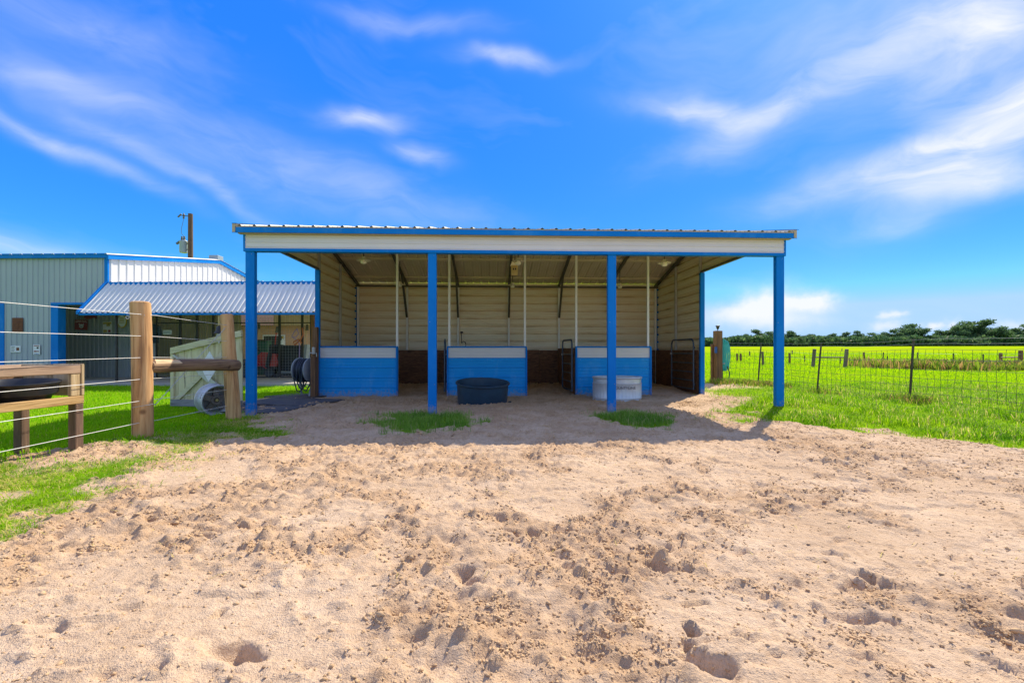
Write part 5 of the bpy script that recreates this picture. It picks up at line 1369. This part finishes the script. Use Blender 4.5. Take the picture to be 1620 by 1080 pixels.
# ------------------------------------------------------------------ utility pole
up = empty('utility_pole', (-21.9, 31.0, 0), 0, 'brown wooden utility pole with a transformer rising behind the workshop', 'utility pole')
MB().tube([(0, 0, -0.5), (0, 0, 4), (0, 0, 10.42)], [0.19, 0.17, 0.14], 14).build('pole', M_POLE, up, True)
MB().lathe([(0.0, 7.75), (0.22, 7.77), (0.24, 7.85), (0.24, 8.5), (0.255, 8.53), (0.21, 8.60), (0.0, 8.64)], 18, c=(-0.47, 0, 0)).build('transformer', M_XFMR, up, True)
for z in (8.0, 8.4): MB().bar((-0.3, 0, z), (-0.1, 0, z), 0.06, 0.05).build('bracket', M_STEEL, up)
for a in (-0.58, -0.42): MB().lathe([(0.05, 8.58), (0.08, 8.62), (0.05, 8.68), (0.08, 8.73), (0.04, 8.78), (0.07, 8.84), (0.0, 8.92)], 10, c=(a, 0, 0)).build('bushing', M_STEEL, up)
MB().bar((0, 0, 10.25), (-0.62, 0, 10.32), 0.05, 0.05).build('top_arm', M_STEEL, up)
MB().lathe([(0.05, 10.1), (0.07, 10.16), (0.03, 10.2), (0.07, 10.26), (0.03, 10.3), (0.06, 10.36), (0.0, 10.5)], 10, c=(-0.46, 0, 0)).build('insulator', M_STEEL, up)
MB().tube([(-0.46, 0, 10.1), (-0.62, 0, 9.4), (-0.62, 0, 9.1), (-0.45, 0, 8.9)], 0.012, 6).build('drop_wire', M_STEEL, up)
MB().tube([(-0.62, 0, 10.4), (-0.75, 0, 10.3), (-0.85, 0, 10.2)], 0.05, 6).build('cutout_fuse', M_STEEL, up)
MB().bar((-0.7, 0, 8.55), (-0.95, 0, 8.38), 0.09, 0.12).build('arrester', M_STEEL, up)

# ------------------------------------------------------------------ the side towards the pasture
fp = empty('hose_post', (6.42, 14.2, gz(6.42, 14.2) - 0.1), R(4), 'thick brown post with a solar cap lamp and a teal hose', 'post')
MB().bbox(-0.105, 0.105, -0.10, 0.10, 0, 1.72, 0.012).build('timber', M_WPOST, fp)
MB().bbox(-0.175, -0.115, 0.05, 0.13, 0, 1.30, 0.008).build('side_stake', M_WPOST, fp)
MB().bbox(0.12, 0.19, 0.03, 0.11, 0, 0.68, 0.01).build('short_stake', M_GREYPOST, fp)
sol = MB().lathe([(0.012, 1.72), (0.012, 1.76), (0.03, 1.77), (0.058, 1.86), (0.07, 1.865), (0.07, 1.88), (0.0, 1.895)], 8).build('solar_lamp', M_BLACKPIPE, fp)
MB().lathe([(0.026, 1.775), (0.050, 1.853), (0.0, 1.856)], 8).build('lamp_glass', M_GLASSY, sol)
MB().bbox(-0.17, -0.08, -0.135, -0.101, 1.02, 1.22, 0.02).build('timer_box', M_BLUEPL, fp)
MB().tube([(0.14, 0.0, 0.66), (0.14, -0.06, 0.70), (0.19, -0.08, 0.70)], 0.016, 8).build('tap', M_GALV, fp)
hs = MB()
for i in range(9):
    o_ = i*0.021
    hs.tube([(0.115 + o_*0.25, -0.02 + 0.012*(i % 3), 1.30 + 0.02*math.sin(i)), (0.15 + o_, -0.03 + 0.014*(i % 3), 1.47 - 0.012*i), (0.17 + o_*1.1, -0.03, 1.2), (0.18 + o_*1.1 + 0.02*math.sin(i*2), -0.03, 0.9), (0.20 + o_*0.75, -0.03, 0.56 + 0.05*math.sin(i*1.7)), (0.17 + o_*0.5, -0.02, 0.47 + 0.04*(i % 3)), (0.145 + o_*0.3, -0.02, 0.62), (0.12 + o_*0.25, -0.02, 1.0), (0.115 + o_*0.25, -0.02, 1.30)], 0.017, 6)
ho = hs.build('garden_hose', M_TEAL, None, True); ho.location = fp.location; tag(ho, 'coil of teal garden hose hanging on the thick brown post', 'hose')
hb2 = MB().tube([(0.27, -0.05, 0.62), (0.33, -0.08, 0.42), (0.30, -0.10, 0.22), (0.20, -0.12, 0.12), (0.05, -0.16, 0.12), (-0.08, -0.22, 0.125), (-0.2, -0.3, 0.125)], 0.016, 7).build('black_hose', M_RUBBER, None, True)
hb2.location = fp.location; tag(hb2, 'black hose end trailing onto the ground at the brown post', 'hose')

# woven wire fence on steel T posts
wf_ = empty('mesh_fence', (8.4, 9.6, 0), 0, 'woven wire mesh fence on slanting steel posts along the pasture', 'fence')
wo = Vector((8.4, 9.6, 0))
PTS = [(8.40, 5.2), (8.42, 9.58), (8.28, 12.3), (7.78, 14.35), (6.52, 14.28)]
TP = [None, ((8.36, 9.58), (8.46, 9.58), 1.31), ((8.23, 12.3), (8.36, 12.3), 1.29), ((7.74, 14.35), (7.86, 14.35), 1.30)]
for tp in TP:
    if tp is None: continue
    (xb, yb), (xt, yt), h = tp; zb = gz(xb, yb)
    b_, t_ = Vector((xb, yb, zb - 0.2)) - wo, Vector((xt, yt, zb + h)) - wo
    MB().bar(b_, t_, 0.042, 0.008, (0, 1, 0)).bar(b_ + Vector((0, 0.018, 0)), t_ + Vector((0, 0.018, 0)), 0.008, 0.034, (0, 1, 0)).build('t_post', M_TPOST, wf_)
def along(s):
    for (x0, y0), (x1, y1) in zip(PTS, PTS[1:]):
        L = math.hypot(x1 - x0, y1 - y0)
        if s <= L: return x0 + (x1 - x0)*s/L, y0 + (y1 - y0)*s/L
        s -= L
    return PTS[-1]
TL = sum(math.hypot(b[0]-a[0], b[1]-a[1]) for a, b in zip(PTS, PTS[1:]))
HS = [0.03, 0.17, 0.32, 0.48, 0.66, 0.86, 1.06]
rw = random.Random(4)
def wob(s, z): return 0.016*math.sin(3.1*s + 5*z) + 0.010*math.sin(7.7*s - 9*z)
def fpt(s, h, off=0.0):
    x_, y_ = along(s); return (x_ - 8.4 + wob(s, h), y_ - 9.6 + off, 0.5*gz(x_, y_) + 0.02 + h + 0.012*math.sin(2.3*s + h*4))
nS = 70
for h in HS: MB().tube([fpt(TL*i/nS, h) for i in range(nS + 1)], 0.0036, 4).build('line_wire', M_MESHWIRE, wf_)
for h in (1.17, 1.26): MB().tube([fpt(TL*i/nS, h) for i in range(nS + 1)], 0.0026, 4).build('barbed_wire', M_BARB, wf_)
s_ = 0.1
while s_ < TL - 0.05:
    sl_ = rw.uniform(-0.02, 0.02)
    MB().tube([fpt(s_ + sl_*h + 0.012*math.sin(h*9 + s_*5), h) for h in HS], 0.0038, 4).build('stay_wire', M_MESHWIRE, wf_)
    s_ += 0.152

# far paddock posts, each set where its foot meets the pasture
def foot(px, py):
    lo, hi = 12.0, 160.0
    for _ in range(50):
        Y = (lo + hi)/2; X = (px - 810)/F_PX*Y
        yy = HOR + F_PX*(CAM_H - gz(X, Y))/Y
        if yy > py: lo = Y
        else: hi = Y
    return (px - 810)/F_PX*Y, Y
far = [(1153, 570, 14, 'T'), (1166, 572, 13, 'W'), (1172, 572, 13, 'W'), (1186, 563, 7, 'W'), (1207, 578, 22, 'W'), (1249, 575, 17, 'W'), (1273, 574, 12, 'T'), (1329, 576, 12, 'T'),
       (1366, 575, 18, 'W'), (1396, 581, 24, 'T'), (1403, 580, 17, 'T'), (1450, 581, 24, 'T'), (1508, 584, 25, 'T'), (1555, 586, 26, 'T'), (1253, 560, 6, 'W'), (1332, 555, 4, 'W')]
T_LAB = 'thin steel post of the far paddock fence standing in the weeds'
W_LAB = 'brown timber post of the far paddock fence'
uniq = {1153: 'thin steel paddock post close beside the teal hose', 1166: 'brown timber post nearer the hose, one of a close pair', 1172: 'brown timber post farther from the hose, one of a close pair',
        1273: 'thin steel paddock post between the stubby post and the leaning brace', 1329: 'thin steel paddock post standing inside the leaning timber brace', 1396: 'taller steel post of two close together before the tall mesh post',
        1403: 'shorter steel post of two close together before the tall mesh post', 1450: 'steel paddock post just past the tallest mesh post', 1508: 'steel paddock post midway along the weedy stretch', 1555: 'steel paddock post standing before the brown brace in the weeds',
        1253: 'tiny distant timber post above the stubby brown one', 1332: 'tiny distant timber post on the skyline over the leaning brace',
        1366: 'brown timber post at the near end of the fence weeds', 1249: 'stubby brown timber post just past the corner post of the shelter',
        1207: 'lone pale timber post directly behind the first steel mesh post', 1186: 'tiny far timber post between the hose post and first steel post'}
for (px, py, hpx, typ) in far:
    X, Y = foot(px, py); h = hpx*Y/F_PX; z = gz(X, Y)
    if typ == 'W':
        o = log(MB(), (0, 0, -0.2), (rw.uniform(-0.04, 0.04), 0, h), 0.085, 0.08, 10, 4, 0.06, px).build('paddock_post', M_WPOST if px in (1249, 1366, 1166, 1172) else M_GREYPOST, None, True)
    else:
        o = MB().bar((0, 0, -0.2), (rw.uniform(0, 0.07), 0, h), 0.055, 0.03, (0, 1, 0)).build('paddock_post', M_TPOST)
    o.location = (X, Y, z)
    tag(o, uniq.get(px, T_LAB if typ == 'T' else W_LAB), 'post', 'posts of the far paddock fence')
def hbrace(pa, pb, ha, hb, rail, label, lean=0.0, m=M_GREYPOST):
    A = Vector((*foot(*pa), 0)); B = Vector((*foot(*pb), 0)); A.z = gz(A.x, A.y); B.z = gz(B.x, B.y)
    o = empty('brace_assembly', A, 0, label, 'fence brace')
    h1, h2 = ha*A.y/F_PX, hb*B.y/F_PX
    log(MB(), (0, 0, -0.2), (lean, 0, h1), 0.115, 0.11, 10, 4, 0.07, 5).build('brace_post', m, o, True)
    d = B - A
    log(MB(), d + Vector((0, 0, -0.2)), d + Vector((lean, 0, h2)), 0.115, 0.11, 10, 4, 0.07, 6).build('brace_post', m, o, True)
    MB().tube([(lean*0.6, 0, h1*rail), d + Vector((lean*0.6, 0, h2*rail))], 0.045, 8).build('cross_rail', m, o)
hbrace((1285, 581), (1336, 581.5), 29, 29.5, 0.55, 'grey timber brace of two leaning posts and a rail in the pasture', 0.16)
hbrace((1583, 577), (1615, 583), 19, 29, 0.62, 'brown timber brace by the tall weeds at the picture edge', 0.0, M_WPOST)
# far strand wires
for h, wl in ((0.5, 'lower'), (0.9, 'upper')):
    pts = []
    for (px, py) in ((1166, 572), (1249, 575), (1285, 581), (1336, 581.5), (1396, 581), (1450, 581), (1508, 584), (1555, 586), (1615, 584), (1690, 587)):
        X, Y = foot(px, py); pts.append((X, Y, gz(X, Y) + h))
    o = MB().tube(pts, 0.006, 4).build('paddock_wire', M_BARB); tag(o, wl + ' strand of wire running along the far paddock posts', 'wire', 'strands of the far paddock fence')

# weeds along the far fence
n = 6500
pxs = 1335 + 330*RNG.random(n); keep = RNG.random(n) < np.clip((pxs - 1330)/120.0, 0.12, 1.0)*np.clip(fbm(pxs/38.0, pxs*0, 1.0, 3, 171)*1.9 - 0.25, 0.05, 1)
pxs = pxs[keep]; yb = np.interp(pxs, [1335, 1400, 1508, 1620, 1670], [579, 582, 585, 586, 588]) + (RNG.random(len(pxs)) - 0.6)*5
xy = np.array([foot(a, b) for a, b in zip(pxs[::6], yb[::6])])
X = np.repeat(xy[:,0], 6)[:len(pxs)] + RNG.normal(0, 0.16, len(np.repeat(xy[:,0], 6)[:len(pxs)])); Y = np.repeat(xy[:,1], 6)[:len(pxs)] + RNG.normal(0, 0.35, len(X))
hh = jit(len(X), 0.25, 0.85)*(0.5 + 0.7*fbm(X, Y, 0.9, 2, 181))
blades('fence_weeds', X, Y, hh, jit(len(X), 0.05, 0.13), M_WEED, 'brownish green weeds grown up along the far paddock fence', 0.45, 0.30, 'weeds')
n = 1500; X = 5.9 + 2.2*RNG.random(n); Y = 13.5 + RNG.normal(0, 0.25, n)
blades('dry_weeds', X, Y, jit(n, 0.05, 0.22), jit(n, 0.012, 0.03), M_WEED, 'dry weeds on the dirt mound at the hose post', 0.7, 0.5, 'weeds')
n = 6000; s__ = RNG.random(n)*5.0; X = 8.4 + RNG.normal(-0.15, 0.30, n); Y = 6.0 + s__*1.2
k = RNG.random(n) < sstep(0.48, 0.66, fbm(X*0.6, Y, 1.3, 3, 301)); X, Y = X[k], Y[k]; n = len(X)
blades('mesh_fence_weeds', X, Y, jit(n, 0.08, 0.26), jit(n, 0.01, 0.022), M_WEED, 'darker weeds growing through the foot of the mesh fence', 0.7, 0.25, 'weeds')

# ------------------------------------------------------------------ trees
def tree_mesh(seed, h, rx, n_leaf, flat=0.62):
    rnd = np.random.default_rng(seed)
    r = random.Random(seed)
    t = MB(); th = h*0.34
    t.tube([(0, 0, -0.4), (r.uniform(-.1, .1), 0, th*0.6), (r.uniform(-.2, .2), 0.1, th)], [h*0.028, h*0.022, h*0.018], 8)
    cl = []
    for i in range(r.randint(6, 9)):
        a = r.uniform(0, 6.28); d = rx*math.sqrt(r.random())*0.8; z = h*(0.45 + 0.42*r.random()*(1 - 0.55*(d/rx)))
        c = (d*math.cos(a), d*math.sin(a), z); cl.append((c, rx*r.uniform(0.30, 0.5)))
        t.tube([(0, 0, th*r.uniform(0.6, 1.0)), (c[0]*0.5, c[1]*0.5, (th + z)/2 - 0.1*h*r.random()), c], [h*0.013, h*0.009, h*0.004], 6)
    cl.append(((r.uniform(-.2, .2)*rx, 0, h*0.86), rx*0.36))
    for i in range(3): cl.append(((r.uniform(-.8, .8)*rx, r.uniform(-.5, .5)*rx, h*r.uniform(0.28, 0.42)), rx*0.38))
    tm = t.mesh('trunk', M_BARK, True)
    w = np.array([c[1]**2 for c in cl]); ci = rnd.choice(len(cl), n_leaf, p=w/w.sum())
    C = np.array([c[0] for c in cl])[ci]; RR = np.array([c[1] for c in cl])[ci]
    d = rnd.normal(size=(n_leaf, 3)); d /= np.linalg.norm(d, axis=1)[:, None]
    rad = rnd.random(n_leaf)**0.42 * (0.75 + 0.5*rnd.random(n_leaf))
    P = C + d*rad[:, None]*RR[:, None]*np.array([1.1, 1.1, flat])
    P[:, 2] = np.maximum(P[:, 2], h*0.10)
    s = (0.16 + 0.26*rnd.random(n_leaf))*h/9
    a1 = rnd.normal(size=(n_leaf, 3)); a1 /= np.linalg.norm(a1, axis=1)[:, None]
    a2 = np.cross(a1, rnd.normal(size=(n_leaf, 3))); a2 /= np.linalg.norm(a2, axis=1)[:, None]
    V = np.stack([P - a1*s[:, None], P + a2*s[:, None]*0.6, P + a1*s[:, None], P - a2*s[:, None]*0.6], 1)
    F = np.arange(n_leaf*4).reshape(-1, 4)
    tint = np.clip(0.10 + 0.55*rnd.random(n_leaf) + 0.3*(np.repeat(rnd.random(len(cl)), 1)[ci] - 0.5), 0, 0.98)
    cm = fast_mesh('crown', V.reshape(-1, 3), F, M_LEAF, {'tint': np.repeat(tint, 4)})
    return tm, cm
KINDS_ = [tree_mesh(31, 9.0, 4.6, 3600), tree_mesh(37, 9.0, 3.9, 3200, 0.75), tree_mesh(43, 9.0, 5.4, 4000, 0.5), tree_mesh(53, 9.0, 4.2, 3200, 0.7)]
# (pixel x of the trunk, pixel y of the top, kind, distance)
TREES = [(1122, 533, 3, 215), (1142, 536, 1, 200), (1160, 534, 0, 212), (1180, 528, 3, 205), (1196, 521, 0, 208), (1216, 524, 2, 214), (1236, 528, 1, 205), (1250, 523, 3, 216),
         (1266, 533, 0, 190), (1284, 528, 2, 212), (1300, 534, 1, 192), (1318, 527, 3, 210), (1338, 525, 0, 205), (1358, 523, 1, 212), (1378, 526, 2, 206), (1398, 525, 3, 212), (1414, 521, 1, 205),
         (1442, 512, 2, 208), (1464, 519, 0, 203), (1486, 522, 3, 213), (1512, 516, 1, 207), (1532, 508, 2, 213), (1560, 505, 0, 207), (1584, 516, 3, 200), (1604, 519, 1, 206), (1626, 512, 2, 210)]
GEN = 'dark green broadleaf tree in the treeline beyond the pasture'
SPEC = {1196: 'rounded tree crown between the hose post and the corner post of the shelter', 1442: 'tall spreading tree rising over the second slanting steel post', 1560: 'tallest broad tree of the treeline above the tall weeds',
        1532: 'tall flat topped tree beside the tallest one in the treeline', 1266: 'low bright tree just past the corner post of the shelter', 1300: 'low rounded tree standing in front of the treeline'}
ORD = ['first', 'second', 'third', 'fourth', 'fifth', 'sixth', 'seventh', 'eighth', 'ninth', 'tenth', 'eleventh', 'twelfth', 'thirteenth', 'fourteenth', 'fifteenth', 'sixteenth', 'seventeenth', 'eighteenth', 'nineteenth', 'twentieth']
n_l = n_r = 0
for (px, pt, kd, Y) in TREES:
    if px < 1237: lab_ = '%s treeline tree counting from the shelter wall towards its corner post' % ORD[n_l]; n_l += 1
    else: lab_ = '%s treeline tree counting from the shelter corner post towards the far weeds' % ORD[n_r]; n_r += 1
    X = (px - 810)/F_PX*Y; zb = gz(X, Y); ztop = CAM_H + (HOR - pt)*Y/F_PX
    sc = (ztop - zb)/8.5
    o = empty('oak_tree', (X, Y, zb - 0.1), px*1.7, SPEC.get(px, lab_), 'tree', 'trees of the far treeline')
    o.scale = (sc*1.12, sc*1.12, sc)
    link(bpy.data.objects.new('trunk', KINDS_[kd][0]), o); link(bpy.data.objects.new('crown', KINDS_[kd][1]), o)
# brush filling the foot of the treeline
n = 30000; pxu = 1070 + 640*RNG.random(n); Yu = 196 + 24*RNG.random(n); Xu = (pxu - 810)/F_PX*Yu
zu = ground_z(Xu, Yu) + RNG.random(n)**1.1*4.5*(0.55 + 0.6*fbm(Xu, Yu, 0.12, 2, 191)); s = 0.45 + 0.6*RNG.random(n)
P = np.stack([Xu, Yu, zu], -1); a1 = RNG.normal(size=(n, 3)); a1 /= np.linalg.norm(a1, axis=1)[:, None]; a2 = np.cross(a1, RNG.normal(size=(n, 3))); a2 /= np.linalg.norm(a2, axis=1)[:, None]
V = np.stack([P - a1*s[:, None], P + a2*s[:, None]*.6, P + a1*s[:, None], P - a2*s[:, None]*.6], 1)
tag(link(bpy.data.objects.new('undergrowth', fast_mesh('undergrowth', V.reshape(-1, 3), np.arange(n*4).reshape(-1, 4), M_LEAF, {'tint': np.repeat(RNG.random(n)*0.6, 4)}))), 'dense dark undergrowth along the foot of the treeline', 'undergrowth', kind='stuff')
